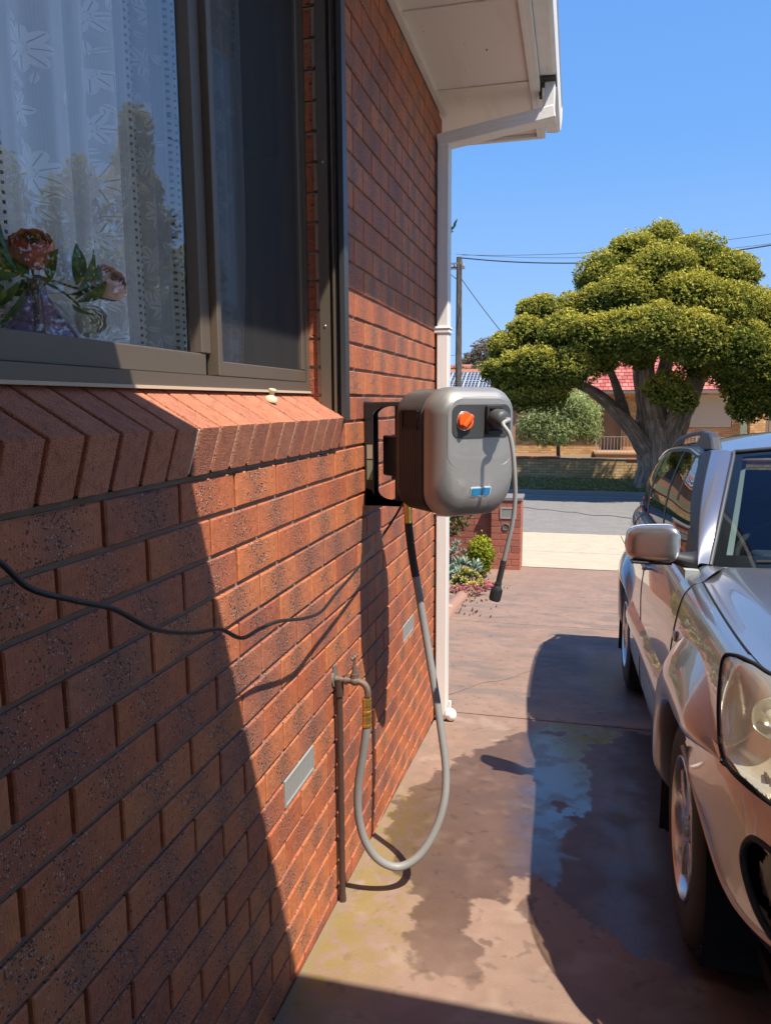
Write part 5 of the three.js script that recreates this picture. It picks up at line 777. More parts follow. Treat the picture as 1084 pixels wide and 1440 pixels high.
// ---------------------------------------------------------------- the street tree
{
  const tz = -19.6, by = gy(tz) + 0.10;
  const t = thing('street_tree', 'huge spreading paperbark tree with rounded yellow green clumps and a thick furrowed trunk', 'tree', [3.05, by, tz]);
  const O = (p) => [p[0] - 3.05, p[1] - by, p[2] - tz], OT = (p) => { const k = 21.1 / 22.5; return [0.727 + (p[0] - 0.727) * k - 3.05, (p[1] < 0 ? p[1] : 1.65 + (p[1] - 1.65) * k) - by, (p[2] - tz) * k]; };
  const tr = [];
  tr.push(limb([[3.05, by - 0.15, tz], [3.02, 0.0, tz], [2.95, 0.7, tz], [2.80, 1.5, tz], [2.62, 2.3, tz], [2.55, 3.3, tz]].map(OT), 0.55, 0.20, 0.17));
  tr.push(limb([[3.20, by - 0.1, tz + 0.05], [3.3, 0.2, tz], [3.45, 1.0, tz + 0.1], [3.75, 1.7, tz + 0.1], [4.0, 2.4, tz], [4.3, 3.2, tz]].map(OT), 0.44, 0.18, 0.17));
  tr.push(limb([[2.75, 0.25, tz + 0.1], [2.35, 0.85, tz + 0.2], [1.9, 1.35, tz + 0.2], [1.35, 1.85, tz + 0.1], [0.8, 2.15, tz], [0.2, 2.35, tz]].map(OT), 0.26, 0.09, 0.1));
  tr.push(limb([[2.1, 1.15, tz + 0.2], [1.95, 1.75, tz], [1.75, 2.3, tz], [1.5, 2.9, tz]].map(OT), 0.17, 0.07, 0.1));
  tr.push(limb([[3.0, 1.2, tz], [3.05, 2.0, tz - 0.2], [3.2, 3.0, tz - 0.2]].map(OT), 0.26, 0.16, 0.12));
  tr.push(limb([[4.1, 2.6, tz], [5.1, 3.0, tz + 0.5], [5.7, 3.3, tz + 0.9], [6.3, 3.9, tz + 1.0]].map(OT), 0.17, 0.09, 0.1));
  part('trunk', tr, bark([0.38, 0.29, 0.22]), t);
  for (let i = 0; i < 9; i++) { const a = i / 9 * 6.28; tr.push(); }
  // crown: clumps read from the photograph (px, py, radius in px at this distance) with depth
  const S = 22.7 / 1049.6;
  const px = (x, y, dz = 0) => { const k = (tz + dz - camera.position.z) / -1; const d = V((x - 542) / 1049.6, -(y - 720) / 1049.6, -1).applyEuler(camera.rotation); const tt = (tz + dz - camera.position.z) / d.z; return [camera.position.x + d.x * tt, camera.position.y + d.y * tt, tz + dz]; };
  const L = CLUMPS;
  const pts = [], core = [];
  for (const [cx, cy, cz, r] of L) {
    const c = O([cx, cy, cz]), R = [r * 0.92, r * 0.78, r * 0.92];
    const tint = rnd();
    blob(Math.round(1500 * r * r / 0.55), c, R, pts, (d, k) => clamp(0.36 + 0.50 * d[1] + 1.1 * (k - 0.95) + 0.25 * (tint - 0.5) + 0.15 * (rnd() - 0.5)));  // light put into leaf colour: clump tops pale, undersides and inner leaves dark
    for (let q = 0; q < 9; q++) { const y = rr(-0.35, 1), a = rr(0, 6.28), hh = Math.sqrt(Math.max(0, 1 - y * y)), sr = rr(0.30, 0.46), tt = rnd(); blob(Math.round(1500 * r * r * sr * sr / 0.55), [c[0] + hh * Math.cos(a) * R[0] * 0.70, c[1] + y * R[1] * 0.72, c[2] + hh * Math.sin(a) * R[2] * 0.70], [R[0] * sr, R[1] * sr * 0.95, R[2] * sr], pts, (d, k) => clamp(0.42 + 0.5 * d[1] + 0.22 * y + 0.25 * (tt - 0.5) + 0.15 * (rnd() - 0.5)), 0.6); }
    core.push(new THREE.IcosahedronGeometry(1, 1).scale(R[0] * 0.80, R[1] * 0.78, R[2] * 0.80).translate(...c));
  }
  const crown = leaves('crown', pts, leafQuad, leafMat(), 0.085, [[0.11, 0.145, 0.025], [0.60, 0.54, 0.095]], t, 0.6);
  part('shade_core', core, pmat([0.030, 0.042, 0.008], 1, 0, { specularIntensity: 0 }), crown);  // dark solids added in each clump to block light and deepen inner shade
}
// ---------------------------------------------------------------- olive tree over the far fence
{
  const z = -25.6, b = gy(z) + 0.32;
  const t = thing('olive_tree', 'small round grey green olive tree behind the low brick fence', 'tree', [0.19, b, z]); t.scale.setScalar(1.18);
  part('trunk', [limb([[0.02, -0.05, 0], [0.0, 0.5, 0], [0.03, 0.9, 0], [-0.1, 1.5, 0]], 0.065, 0.03, 0.1), limb([[0.0, 0.65, 0], [0.3, 1.1, 0.1], [0.5, 1.5, 0]], 0.04, 0.02, 0.1), limb([[0.0, 0.6, 0], [-0.35, 1.1, 0.1], [-0.6, 1.6, 0]], 0.04, 0.02, 0.1)], bark([0.16, 0.14, 0.11]), t);
  const pts = []; for (const [x, y, zz, r] of [[0, 1.5, 0, 0.72], [-0.6, 1.25, 0.1, 0.58], [0.62, 1.2, 0.1, 0.6], [0.2, 1.95, 0, 0.52], [-0.35, 1.85, 0, 0.5], [0.85, 1.45, 0, 0.42], [-0.9, 1.0, 0, 0.4], [0.1, 0.95, 0.4, 0.5], [-0.4, 0.85, 0.2, 0.42], [0.9, 0.9, 0.1, 0.38], [0.5, 1.7, 0.3, 0.45]]) blob(Math.round(2600 * r * r), [x, y, zz], [r, r * 0.9, r], pts, (d) => clamp(0.4 + 0.35 * d[1] + 0.4 * (rnd() - 0.4)), 0.15);
  leaves('crown', pts, narrowLeaf, leafMat(0.55), 0.105, [[0.19, 0.25, 0.085], [0.64, 0.70, 0.33]], t, 0.5);
}
// ---------------------------------------------------------------- fence, nature strip, house across the street
const brickTex = (cols, mortar, nx, ny, sd) => { const col = tex(1024, 512, (u, v, i, j) => { const row = Math.floor(v * ny), fu = u * nx + (row & 1 ? 0.5 : 0), bi = Math.floor(fu), x = fu - bi, y = v * ny - row, m = x < 0.035 || y < 0.11; const h = Math.abs(Math.sin((bi % nx) * 127.1 + row * 311.7 + sd) * 43758.5) % 1, c = cols[Math.floor(h * cols.length)]; const g = 0.2 * n2(i * 0.9, j * 0.9); return m ? mortar : c.map((q) => q * (0.88 + 0.3 * ((h * 7.3) % 1) + g)); }); const b = tex(1024, 512, (u, v) => { const row = Math.floor(v * ny), fu = u * nx + (row & 1 ? 0.5 : 0), x = fu - Math.floor(fu), y = v * ny - row; return x < 0.035 || y < 0.11 ? 0 : 1; }, false); return [col, b]; };
function uvMetres(g, w, h) { g = prep(g); const p = g.attributes.position, n = g.attributes.normal, uv = g.attributes.uv; for (let i = 0; i < p.count; i++) { const ax = Math.abs(n.getX(i)), ay = Math.abs(n.getY(i)); uv.setXY(i, (ax > 0.7 ? p.getZ(i) : p.getX(i)) / w, (ay > 0.7 ? p.getZ(i) : p.getY(i)) / h); } return g; }
// alike bricks of a wall in plan: run from (x0) to (x1) facing +z
function brickRun(x0, x1, y0, rows, z, D, parent, mats, single, L = 0.24, P = 0.086) {
  const lists = mats.map(() => []); const made = [];
  for (let r = 0; r < rows; r++) for (let x = x0 - (r & 1 ? L / 2 : 0); x < x1 - 0.03; x += L) {
    const a = Math.max(x, x0), b = Math.min(x + L - 0.011, x1); if (b - a < 0.03) continue;
    const i = Math.floor(rnd() * mats.length), g = bx(b - a, P - 0.011, D, (a + b) / 2, y0 + P * r + P / 2, z - D / 2 + rr(-0.002, 0.002));
    if (single) made.push(part('brick', g, mats[i], parent)); else lists[i].push(g);
  }
  if (!single) lists.forEach((l, i) => { if (l.length) part('brick', l, mats[i], parent).userData.kind = 'stuff'; });
  return made;
}
{
  const turf = tex(512, 256, (u, v, i, j) => { const a = fbm(u * 14, v * 5), g = n2(i * 0.9, j * 0.9), d = sm(0.0, 0.4, a); return [lerp(0.14, 0.32, d), lerp(0.14, 0.25, d), lerp(0.06, 0.12, d)].map((c) => c * (1 + 0.3 * g)); }); turf.repeat.set(14, 1);
  struct('nature_strip', [bb(-60, 60, -0.80, -0.672, -21.95, FAR - 0.16)], mat([1, 1, 1], 1, 0, { map: turf, bumpMap: grainT, bumpScale: 0.02 }));
  const pts = []; for (let i = 0; i < 26000; i++) { const x = rr(-4, 9), z = rr(-21.9, FAR - 0.2); if (fbm(x * 0.8, z * 1.2) > 0.05 && rnd() < 0.7) continue; pts.push([x, -0.655, z]); }
  const gr = leaves(numbered('grass'), pts, leafQuad.clone().rotateX(1.2), leafMat(0.9), 0.075, [[0.17, 0.17, 0.05], [0.50, 0.43, 0.17]], scene, 0.5); tag(gr, 'short patchy grass on the nature strip under the street tree', 'grass'); gr.userData.kind = 'stuff';
  struct('far_footpath', [bb(-60, 60, -0.80, -0.664, -21.95, -21.1)], mat([0.25, 0.23, 0.20], 0.9));
  // low brick fence
  const yb = [[0.60, 0.40, 0.18], [0.54, 0.35, 0.155], [0.64, 0.44, 0.21], [0.50, 0.32, 0.15]].map((c) => mat(c, 0.85, 0, { bumpMap: grainT, bumpScale: 0.003 }));
  const mo = mat([0.22, 0.17, 0.12], 0.95);
  const f = thing('brick_fence', 'low cream brown brick front fence across the street with a flat red capping', 'fence', [0.9, -0.70, -22.1]);
  part('mortar_core', bb(-6, 5.4, 0, 0.60, -0.22, -0.006), mo, f);
  brickRun(-6, 5.4, 0.0, 7, 0, 0.1, f, yb, false);
  const capM = mat([0.33, 0.125, 0.075], 0.8); const cap = []; for (let x = -6; x < -0.9; x += 0.30) cap.push(bb(x, x + 0.29, 0.605, 0.68, -0.26, 0.03)); for (let x = 1.4; x < 5.4; x += 0.3) cap.push(bb(x, x + 0.29, 0.605, 0.645, -0.26, 0.03)); part('capping', cap, capM, f).userData.kind = 'stuff';
  part('capping', bb(-0.9, 1.4, 0.605, 0.64, -0.24, 0.02), mat([0.24, 0.17, 0.11], 0.85), f);
  struct('far_garden', [sheet(4, 4, (u, v) => [lerp(-14, 5.6, u), lerp(-0.55, -0.35, v), lerp(-22.3, -28.2, v)])], mat([0.20, 0.14, 0.085], 1));
  struct('far_drive', [sheet(4, 4, (u, v) => [lerp(5.5, 12, u), lerp(-0.665, -0.3, v), lerp(-21.9, -30, v)])], mat([0.40, 0.33, 0.25], 0.9));
  // garden steps and porch slab glimpsed over the fence
  const H = thing('brick_house', 'orange brick house across the street with red tiled roof and cream roller shutter', 'house', [2.5, -0.4, -28]);
  const [bt, bmp] = brickTex([[0.56, 0.30, 0.115], [0.50, 0.26, 0.10], [0.60, 0.34, 0.14], [0.45, 0.22, 0.085]], [0.40, 0.29, 0.18], 12, 16, 3);
  const hb = mat([1, 1, 1], 0.85, 0, { map: bt, bumpMap: bmp, bumpScale: 0.01 });
  const uvw = (g) => uvMetres(g, 12 * 0.24, 16 * 0.086);
  const wl = part('wall', uvw(merge([bb(-4.0, -0.85, 0, 2.35, -0.25, 0), bb(-0.85, 0.0, 2.05, 2.35, -0.25, 0), bb(0, 1.18, 0, 2.35, -0.25, 0), bb(1.18, 3.75, 0, 1.08, -0.25, 0), bb(3.75, 4.05, 0, 2.35, -0.25, 0), bb(1.18, 3.75, 2.28, 2.35, -0.25, 0)])), hb, H);
  part('window', [bb(1.19, 3.74, 1.085, 2.275, -0.12, -0.03), ...Array.from({ length: 12 }, (_, i) => bb(1.2, 3.73, 1.1 + i * 0.097, 1.1 + i * 0.097 + 0.088, -0.04, -0.012))], mat([0.56, 0.46, 0.34], 0.6), H, 'closed cream roller shutter over the wide front window');
  const dr = part('door', [bb(-0.84, -0.01, 0.05, 2.04, -0.35, -0.28)], mat([0.30, 0.20, 0.12], 0.7), H, 'brown front door in a shaded porch'); part('door_frame', [bb(-0.84, -0.78, 0, 2.04, -0.27, -0.02), bb(-0.08, -0.01, 0, 2.04, -0.27, -0.02)], mat([0.40, 0.28, 0.17], 0.7), dr);
  for (const [x0, x1] of [[-3.3, -1.8]]) { const w = part('window', [bb(x0, x1, 0.75, 1.95, 0.0, 0.02)], mat([0.6, 0.58, 0.54], 0.6), H); part('pane', [bb(x0 + 0.06, (x0 + x1) / 2 - 0.03, 0.81, 1.89, 0.021, 0.026), bb((x0 + x1) / 2 + 0.03, x1 - 0.06, 0.81, 1.89, 0.021, 0.026)], mat([0.05, 0.06, 0.07], 0.05), w); }
  part('gutter', [bb(-4.6, 4.5, 2.34, 2.47, 0.52, 0.64), bb(-4.6, 4.5, 2.34, 2.36, 0, 0.52)], mat([0.62, 0.57, 0.49], 0.6), H);
  // tiles laid in courses
  const rt = [[0.40, 0.10, 0.075], [0.46, 0.13, 0.10], [0.36, 0.085, 0.065], [0.50, 0.17, 0.13]].map((c) => mat(c, 0.75)); const tl = rt.map(() => []);
  const pitch = 0.42; for (let r = 0; r < 15; r++) for (let k = 0; k < 62; k++) { const x = -7.7 + k * 0.2 + (r & 1 ? 0.1 : 0); if (x < -4.6 + r * 0.31) continue; tl[Math.floor(rnd() * 4)].push(bx(0.185, 0.035, 0.40, 0, 0, 0).rotateX(pitch - 0.07).translate(x, 2.50 + r * 0.34 * Math.sin(pitch) + 0.02, 0.50 - r * 0.34 * Math.cos(pitch))); }
  const roof = part('roof', [(() => { const g = new THREE.BufferGeometry(), P = [[-4.7, 2.44, 0.62], [4.5, 2.44, 0.62], [4.5, 4.6, -4.2], [0.1, 4.6, -4.2], [-4.7, 2.44, -9], [4.5, 2.44, -9]]; g.setAttribute('position', new THREE.Float32BufferAttribute([0, 1, 2, 0, 2, 3, 0, 3, 4, 3, 2, 5, 3, 5, 4, 1, 5, 2].flatMap((i) => P[i]), 3)); g.computeVertexNormals(); return g; })()], rt[2], H);
  tl.forEach((l, i) => part('roof_tile', l, rt[i], roof).userData.kind = 'stuff');
  part('porch', [uvw(bb(-1.0, 4.0, 0, 0.16, 0.02, 1.3)), bb(-1.05, 4.05, 0.16, 0.22, 0.02, 1.36)], mat([0.42, 0.24, 0.13], 0.8), H);
  const rail = []; for (let x = -0.95; x < 4; x += 0.115) rail.push(bb(x, x + 0.014, 0.22, 0.78, 1.27, 1.284)); rail.push(bb(-1, 4, 0.78, 0.80, 1.265, 1.29), bb(-1, 4, 0.30, 0.315, 1.27, 1.285)); for (const x of [-1, 0.8, 2.4, 4]) rail.push(bb(x - 0.02, x + 0.02, 0.22, 0.95, 1.26, 1.30));
  part('railing', rail, mat([0.45, 0.40, 0.36], 0.5, 0.3), H);
  // pier and timber fence at the right
  const pier = thing('brick_pier', 'orange brick pier with a dark side at the end of the opposite house', 'pier', [7.05, -0.45, -27.6]);
  part('pier_wall', uvw(bb(-0.26, 0.24, 0, 2.35, -0.5, 0)), hb, pier); part('pier_cap', bb(-0.5, 0.5, 2.35, 2.50, -0.7, 0.1), mat([0.6, 0.56, 0.48], 0.7), pier);
  const tf = thing('timber_fence', 'brown timber paling fence beside the opposite house', 'fence', [7.4, -0.4, -28.5]);
  const pal = [0, 1, 2].map((i) => mat([0.21 + 0.03 * i, 0.155 + 0.02 * i, 0.11 + 0.015 * i], 0.9, 0, { bumpMap: grainT, bumpScale: 0.004 }));
  for (let i = 0; i < 34; i++) part('paling', bb(i * 0.105, i * 0.105 + 0.098, 0.05, 1.72 + rr(-0.015, 0.015), -0.018 - (i & 1) * 0.012, 0 - (i & 1) * 0.012), pal[i % 3], tf);
  part('fence_rail', [bb(0, 3.6, 1.74, 1.80, -0.06, 0.03), bb(0, 3.6, 0.4, 0.48, -0.09, -0.035)], pal[0], tf);
  const gs = thing('carport_beam', 'pale horizontal metal carport beam above the timber fence', 'carport', [7.5, 1.5, -29.5]);
  part('beam', [bb(0, 5, 0.22, 0.36, -0.1, 0), bb(0, 5, 0.5, 0.62, -0.8, -0.7)], mat([0.55, 0.53, 0.5], 0.6), gs); part('post', [bb(1.6, 1.7, -1.9, 0.22, -0.1, 0), bb(4.4, 4.5, -1.9, 0.22, -0.1, 0)], mat([0.45, 0.42, 0.38], 0.6), gs);
}
// ---------------------------------------------------------------- power pole and wires
{
  const pz = -36.5, p = thing('power_pole', 'weathered timber power pole rising behind the white downpipe', 'power pole', [-5.03, -0.5, pz]);
  part('pole', [new THREE.CylinderGeometry(0.135, 0.175, 9.25, 14).translate(0, 4.62, 0)], bark([0.20, 0.165, 0.135], 1), p);
  part('cross_arm', [bb(-1.1, 0.28, 8.68, 8.80, -0.05, 0.06), bb(-0.7, 0.2, 8.9, 8.98, 0.06, 0.12)], mat([0.26, 0.21, 0.17], 0.9), p);
  part('insulator', [-1.0, -0.6, -0.25, 0.2].map((x) => lathe([[0.0, 0], [0.035, 0], [0.045, 0.04], [0.03, 0.06], [0.045, 0.09], [0.02, 0.13], [0, 0.13]], 12).translate(x, 8.80, 0)), mat([0.45, 0.42, 0.38], 0.3), p);
  part('bracket', [rod([0, 8.1, 0], [-0.7, 8.66, 0], 0.02), rod([0.1, 7.9, 0.1], [0.12, 8.9, 0.12], 0.03), rod([0.13, 0, 0.1], [0.13, 6.8, 0.1], 0.016)], mat([0.10, 0.09, 0.08], 0.8), p);
  const wire = (a, b, sag, r, label) => solo('power_line', tube(Array.from({ length: 13 }, (_, i) => { const t = i / 12; return [lerp(a[0], b[0], t), lerp(a[1], b[1], t) - sag * 4 * t * (1 - t), lerp(a[2], b[2], t)]; }), r, 60, 5), mat([0.03, 0.03, 0.035], 0.7), label, 'power line', 'overhead wires from the power pole');
  wire([-4.9, 8.70, pz], [14, 9.05, -34], 0.9, 0.030, 'thick twisted black cable sagging in front of the street tree crown');
  wire([-4.9, 8.84, pz], [15, 9.75, -36], 0.6, 0.011, 'thin upper overhead wire running right from the pole top');
  wire([-5.2, 8.9, pz], [16, 9.6, -37], 0.8, 0.010, 'thin second overhead wire just above the thick cable');
  wire([-4.95, 7.75, pz], [0.5, 1.4, -31.0], 0.25, 0.020, 'service wire slanting down from the pole to the opposite house');
  wire([-5.0, 5.9, -60], [30, 13.5, -48], 0.8, 0.018, 'faint distant wire climbing to the right behind the tree');
  wire([-16, 4.6, -60], [30, 12.3, -52], 0.8, 0.016, 'lower faint distant wire behind the tree');
  wire([8.5, 9.4, -30], [14.5, 11.8, -26], 0.1, 0.018, 'wire rising at the right edge above the tree crown');
}
// ---------------------------------------------------------------- houses and trees far behind
{
  const mk = (lab, x, y, z, w, h, rcol, wcol, pan) => {
    const o = thing('distant_house', lab, 'house', [x, y, z]);
    part('wall', bb(-w / 2, w / 2, -4, h, -4, 0), mat(wcol, 0.9), o);
    const rp = 0.42, rf = part('roof', [slabPoly([[0.6, h - 0.12], [-4, h + 1.9], [-8.6, h - 0.12]], w + 1).rotateY(-Math.PI / 2).translate(w / 2 + 0.5, 0, 0)], mat(rcol, 0.85), o);
    const sl = Math.atan2(2.02, 4.6);
    const rows = []; for (let r = 0; r < 14; r++) rows.push(bx(w + 1, 0.03, 0.34).rotateX(sl - 0.08).translate(0, h - 0.06 + r * 0.34 * Math.sin(sl), 0.5 - r * 0.34 * Math.cos(sl))); part('roof_tile', rows, mat(rcol.map((c) => c * 1.15), 0.85), rf).userData.kind = 'stuff';
    const frames = [];
    for (const [px, py, nx, ny, pw, ph] of pan) for (let i = 0; i < nx; i++) for (let j = 0; j < ny; j++) {
      const P = part('solar_panel', bx(pw - 0.04, 0.04, ph - 0.04).rotateX(sl).translate(px + i * pw, h + 0.08 + (py + j * ph) * Math.sin(sl), 0.55 - (py + j * ph) * Math.cos(sl)), mat([0.025, 0.035, 0.06], 0.35, 0), rf);
      const fr = []; for (let k = 0; k <= 4; k++) fr.push(bx(0.035, 0.012, ph - 0.03).translate((k / 4 - 0.5) * (pw - 0.05), 0.026, 0)); for (let k = 0; k <= 5; k++) fr.push(bx(pw - 0.03, 0.012, 0.03).translate(0, 0.026, (k / 5 - 0.5) * (ph - 0.05)));
      frames.push(...fr.map((g) => g.rotateX(sl).translate(px + i * pw, h + 0.085 + (py + j * ph) * Math.sin(sl), 0.55 - (py + j * ph) * Math.cos(sl))));
    }
    part('panel_frame', frames, mat([0.55, 0.57, 0.6], 0.5), rf).userData.kind = 'stuff';
    part('window', [bb(-w / 2 + 1.2, -w / 2 + 2.4, h - 1.7, h - 0.5, 0.0, 0.03), bb(w / 2 - 2.6, w / 2 - 1.2, h - 1.7, h - 0.5, 0, 0.03)], mat([0.06, 0.07, 0.08], 0.1), o);
    return o;
  };
  mk('red tiled house with a row of solar panels low behind the power pole', -7.2, -0.45, -50, 9, 2.62, [0.33, 0.12, 0.075], [0.40, 0.20, 0.12], [[-3.3, 1.35, 6, 2, 1.05, 1.62]]);
  mk('upper red tiled house with solar panels on the hill behind the pole', -12.4, 1.35, -75, 10.5, 2.4, [0.30, 0.115, 0.08], [0.36, 0.16, 0.09], [[-0.5, 1.3, 5, 1, 1.05, 1.7]]);
  const tree = (lab, x, y, z, cs, cols, n, size) => { const o = thing('distant_tree', lab, 'tree', [x, y, z]); part('trunk', limb([[0, -4, 0], [0.1, 0, 0], [0, 2, 0]], 0.3, 0.15), bark([0.15, 0.12, 0.1]), o); const pts = []; for (const [a, b, c, r] of cs) blob(n, [a, b, c], [r, r * 0.85, r], pts, (d) => clamp(0.45 + 0.35 * d[1] + 0.4 * (rnd() - 0.5)), 0.3); leaves('crown', pts, leafQuad, leafMat(0.9), size, cols, o, 0.4); return o; };
  tree('dry grey brown gum tree on the hill behind the solar roofs', -9.6, 4.9, -88, [[0, 2.6, 0, 1.8], [1.5, 3.2, 0, 1.6], [-1.4, 1.4, 0, 1.5], [2.6, 2.2, 0, 1.7], [0.8, 1.0, 0, 1.8], [3.6, 3.9, 0, 1.5], [-2.6, 0.6, 0, 1.2], [3.2, 0.6, 0, 1.6]], [[0.16, 0.13, 0.09], [0.34, 0.29, 0.20]], 900, 0.34);
  tree('green bushy tree between the two solar roofs', -9.5, 3.4, -66, [[0, 0.6, 0, 1.0], [1.1, 0.5, 0, 0.9], [-1.0, 0.3, 0, 0.8], [2.2, 0.8, 0, 1.2], [3.4, 1.2, 0, 1.4]], [[0.07, 0.085, 0.03], [0.19, 0.20, 0.08]], 700, 0.26);
  tree('mid green tree mass behind the opposite house roof', 12, 0.5, -48, [[0, 2.0, 0, 2.2], [-2.4, 1.6, 0, 1.8], [2.4, 2.2, 0, 2.2], [-4.5, 1.5, 0, 1.7]], [[0.05, 0.075, 0.02], [0.17, 0.19, 0.05]], 1500, 0.3);
}
// ---------------------------------------------------------------- front wall, letterbox, garden bed
{
  const rbm = [[0.36, 0.11, 0.068], [0.31, 0.095, 0.062], [0.40, 0.13, 0.08], [0.34, 0.115, 0.075]].map((c, i) => mat(c, 0.8, 0, { bumpMap: grainT, bumpScale: 0.004 }));
  const mo = mat([0.40, 0.32, 0.26], 0.95);
  const z = -8.25, b = gy(z) - 0.03;
  const p = thing('brick_letterbox', 'red brick letterbox pillar with metal mail slot and round paper hole beside the driveway', 'letterbox', [-0.112, b, z]);
  part('mortar_core', bb(-0.185, 0.19, 0, 0.96, -0.43, -0.008), mo, p);
  for (let r = 0; r < 11; r++) {
    const y = 0.004 + r * 0.086, e = r & 1;
    for (const [a, c] of e ? [[-0.19, -0.076], [-0.064, 0.066], [0.078, 0.195]] : [[-0.19, -0.003], [0.009, 0.195]]) part('brick', rbb(a, c, y, y + 0.075, -0.11, 0, 0.003), rbm[Math.floor(rnd() * 4)], p);
    for (const [a, c] of e ? [[-0.43, -0.285], [-0.273, -0.12]] : [[-0.43, -0.25], [-0.238, -0.12]]) part('brick', bb(0.1, 0.194, y, y + 0.075, a, c), rbm[Math.floor(rnd() * 4)], p);
  }
  part('cap', rbb(-0.205, 0.21, 0.955, 0.995, -0.45, 0.015, 0.004), mat([0.20, 0.17, 0.155], 0.8), p);
  const mt = mat([0.55, 0.55, 0.53], 0.4, 0.6);
  const sl = part('mail_slot', [bb(-0.075, 0.135, 0.845, 0.865, -0.01, 0.012), bb(-0.075, 0.135, 0.715, 0.735, -0.01, 0.012), bb(-0.075, -0.055, 0.735, 0.845, -0.01, 0.012), bb(0.115, 0.135, 0.735, 0.845, -0.01, 0.012)], mt, p, 'pale metal mail slot frame'); part('flap', rbb(-0.053, 0.113, 0.737, 0.843, -0.004, 0.006, 0.002), mat([0.36, 0.37, 0.35], 0.45, 0.5), sl);
  part('paper_hole', [new THREE.TorusGeometry(0.042, 0.009, 10, 28).translate(0.0, 0.602, 0.004), new THREE.CylinderGeometry(0.04, 0.04, 0.02, 24).rotateX(Math.PI / 2).translate(0, 0.602, -0.006)], mat([0.10, 0.095, 0.085], 0.6), p);
  const w = thing('brick_wall', 'low red brick front wall behind the succulent bed', 'wall', [-0.31, b + 0.08, z - 0.14]);
  part('mortar_core', bb(-6, 0, 0, 0.685, -0.2, -0.008), mo, w);
  for (let r = 0; r < 8; r++) for (let i = 0; i < 9; i++) { const x1 = -i * 0.24 - (r & 1 ? 0.0 : 0.12) + 0.12, a = x1 - 0.229, c = Math.min(x1, 0); if (c - a < 0.05) continue; part('brick', bb(a, c, 0.002 + r * 0.086, 0.077 + r * 0.086, -0.1, 0), rbm[Math.floor(rnd() * 4)], w); }
  brickRun(-6, -2.2, 0, 8, 0, 0.1, w, rbm, false);
  // bed edging and soil
  const soil = struct('garden_bed', sheet(20, 30, (u, v) => { const zz = lerp(-2.75, -8.3, v), x = lerp(-5, -0.36, u); return [x, gy(zz) + 0.035 + 0.03 * fbm(x * 3, zz * 3) - 0.03 * sm(-0.5, -0.36, x), zz]; }), mat([1, 1, 1], 1, 0, { map: tex(256, 256, (u, v, i, j) => { const a = fbm(u * 18, v * 24), s = rnd(); return [0.22, 0.15, 0.115].map((c) => c * (1 + 0.5 * a + (s > 0.9 ? 0.7 : s < 0.15 ? -0.5 : 0))); }), bumpMap: grainT, bumpScale: 0.02 }));
  struct('bed_edging', sheet(8, 30, (u, v) => { const zz = lerp(-2.75, -8.2, v), a = u * Math.PI, cx = -0.40 + 0.015 * n2(zz * 0.7, 2); return [cx - 0.07 * Math.cos(a), gy(zz) - 0.02 + 0.075 * Math.pow(Math.sin(a), 0.7), zz]; }), mat([0.34, 0.19, 0.14], 0.9, 0, { bumpMap: grainT, bumpScale: 0.004 }));
  // dry leaf litter on the concrete beside the bed
  const lp = []; for (let i = 0; i < 60; i++) { const zz = -5.2 - Math.abs(rr(-1, 1) + rr(-1, 1)) * 1.5, x = -0.32 + Math.abs(rr(-1, 1) * rr(0, 1)) * 0.45; lp.push([x, gy(zz) + 0.012, zz]); }
  const ll = leaves(numbered('leaf_litter'), lp, leafQuad.clone().scale(1, 1, 0.6), mat([1, 1, 1], 0.9, 0, { side: THREE.DoubleSide }), 0.040, [[0.07, 0.05, 0.035], [0.20, 0.11, 0.07]], scene); tag(ll, 'dry brown leaves scattered on the concrete by the garden bed', 'leaf litter'); ll.userData.kind = 'stuff';
  for (let i = 0; i < 5; i++) { const zz = [-4.98, -5.02, -5.1, -5.25, -5.4][i], x = [-0.52, -0.44, -0.56, -0.42, -0.40][i]; solo('stone', new THREE.IcosahedronGeometry(0.05, 1).scale(1, 0.6, 0.8).rotateY(i).translate(x, gy(zz) + 0.04, zz), mat([0.42 + 0.03 * i, 0.28, 0.20], 0.9), 'small pinkish stone ' + ['nearest the downpipe at the foot of the succulent bush', 'second from the downpipe at the foot of the succulent bush', 'set deepest under the succulent bush', 'fourth along the bed edging from the downpipe', 'farthest from the downpipe along the bed edging'][i], 'stone', 'stones edging the succulent bed'); }
  // plants
  const pet = (L, W, lift, thick = 0.25) => { const p = [], uv = []; const g = sheet(2, 3, (u, v) => { const s = (u - 0.5) * 2, w = W * Math.sin(Math.PI * (0.12 + 0.80 * v)); return [s * w, L * v * Math.sin(lift) + Math.abs(s) * w * thick, L * v * Math.cos(lift)]; }); return g; };
  const rosette = (name, lab, cat, x, zz, n, R, H, cols, L, W, grp) => {
    const o = thing(name, lab, cat, [x, gy(zz) + 0.03, zz], 0, grp); const G = cols.map(() => []);
    for (let k = 0; k < n; k++) { const a = rr(0, 6.28), d = R * Math.sqrt(rnd()), hx = d * Math.cos(a), hz = d * Math.sin(a), hy = H * (1 - Math.pow(d / R, 2)) * rr(0.75, 1.05), c = Math.floor(rnd() * cols.length), N = 13; for (let i = 0; i < N; i++) G[c].push(pet(L * rr(0.8, 1.1), W, lerp(1.35, 0.25, i / N)).rotateY(i * 2.4 + k).rotateX(d / R * 0.5 * Math.sin(a)).rotateZ(-d / R * 0.5 * Math.cos(a)).translate(hx, hy, hz)); }
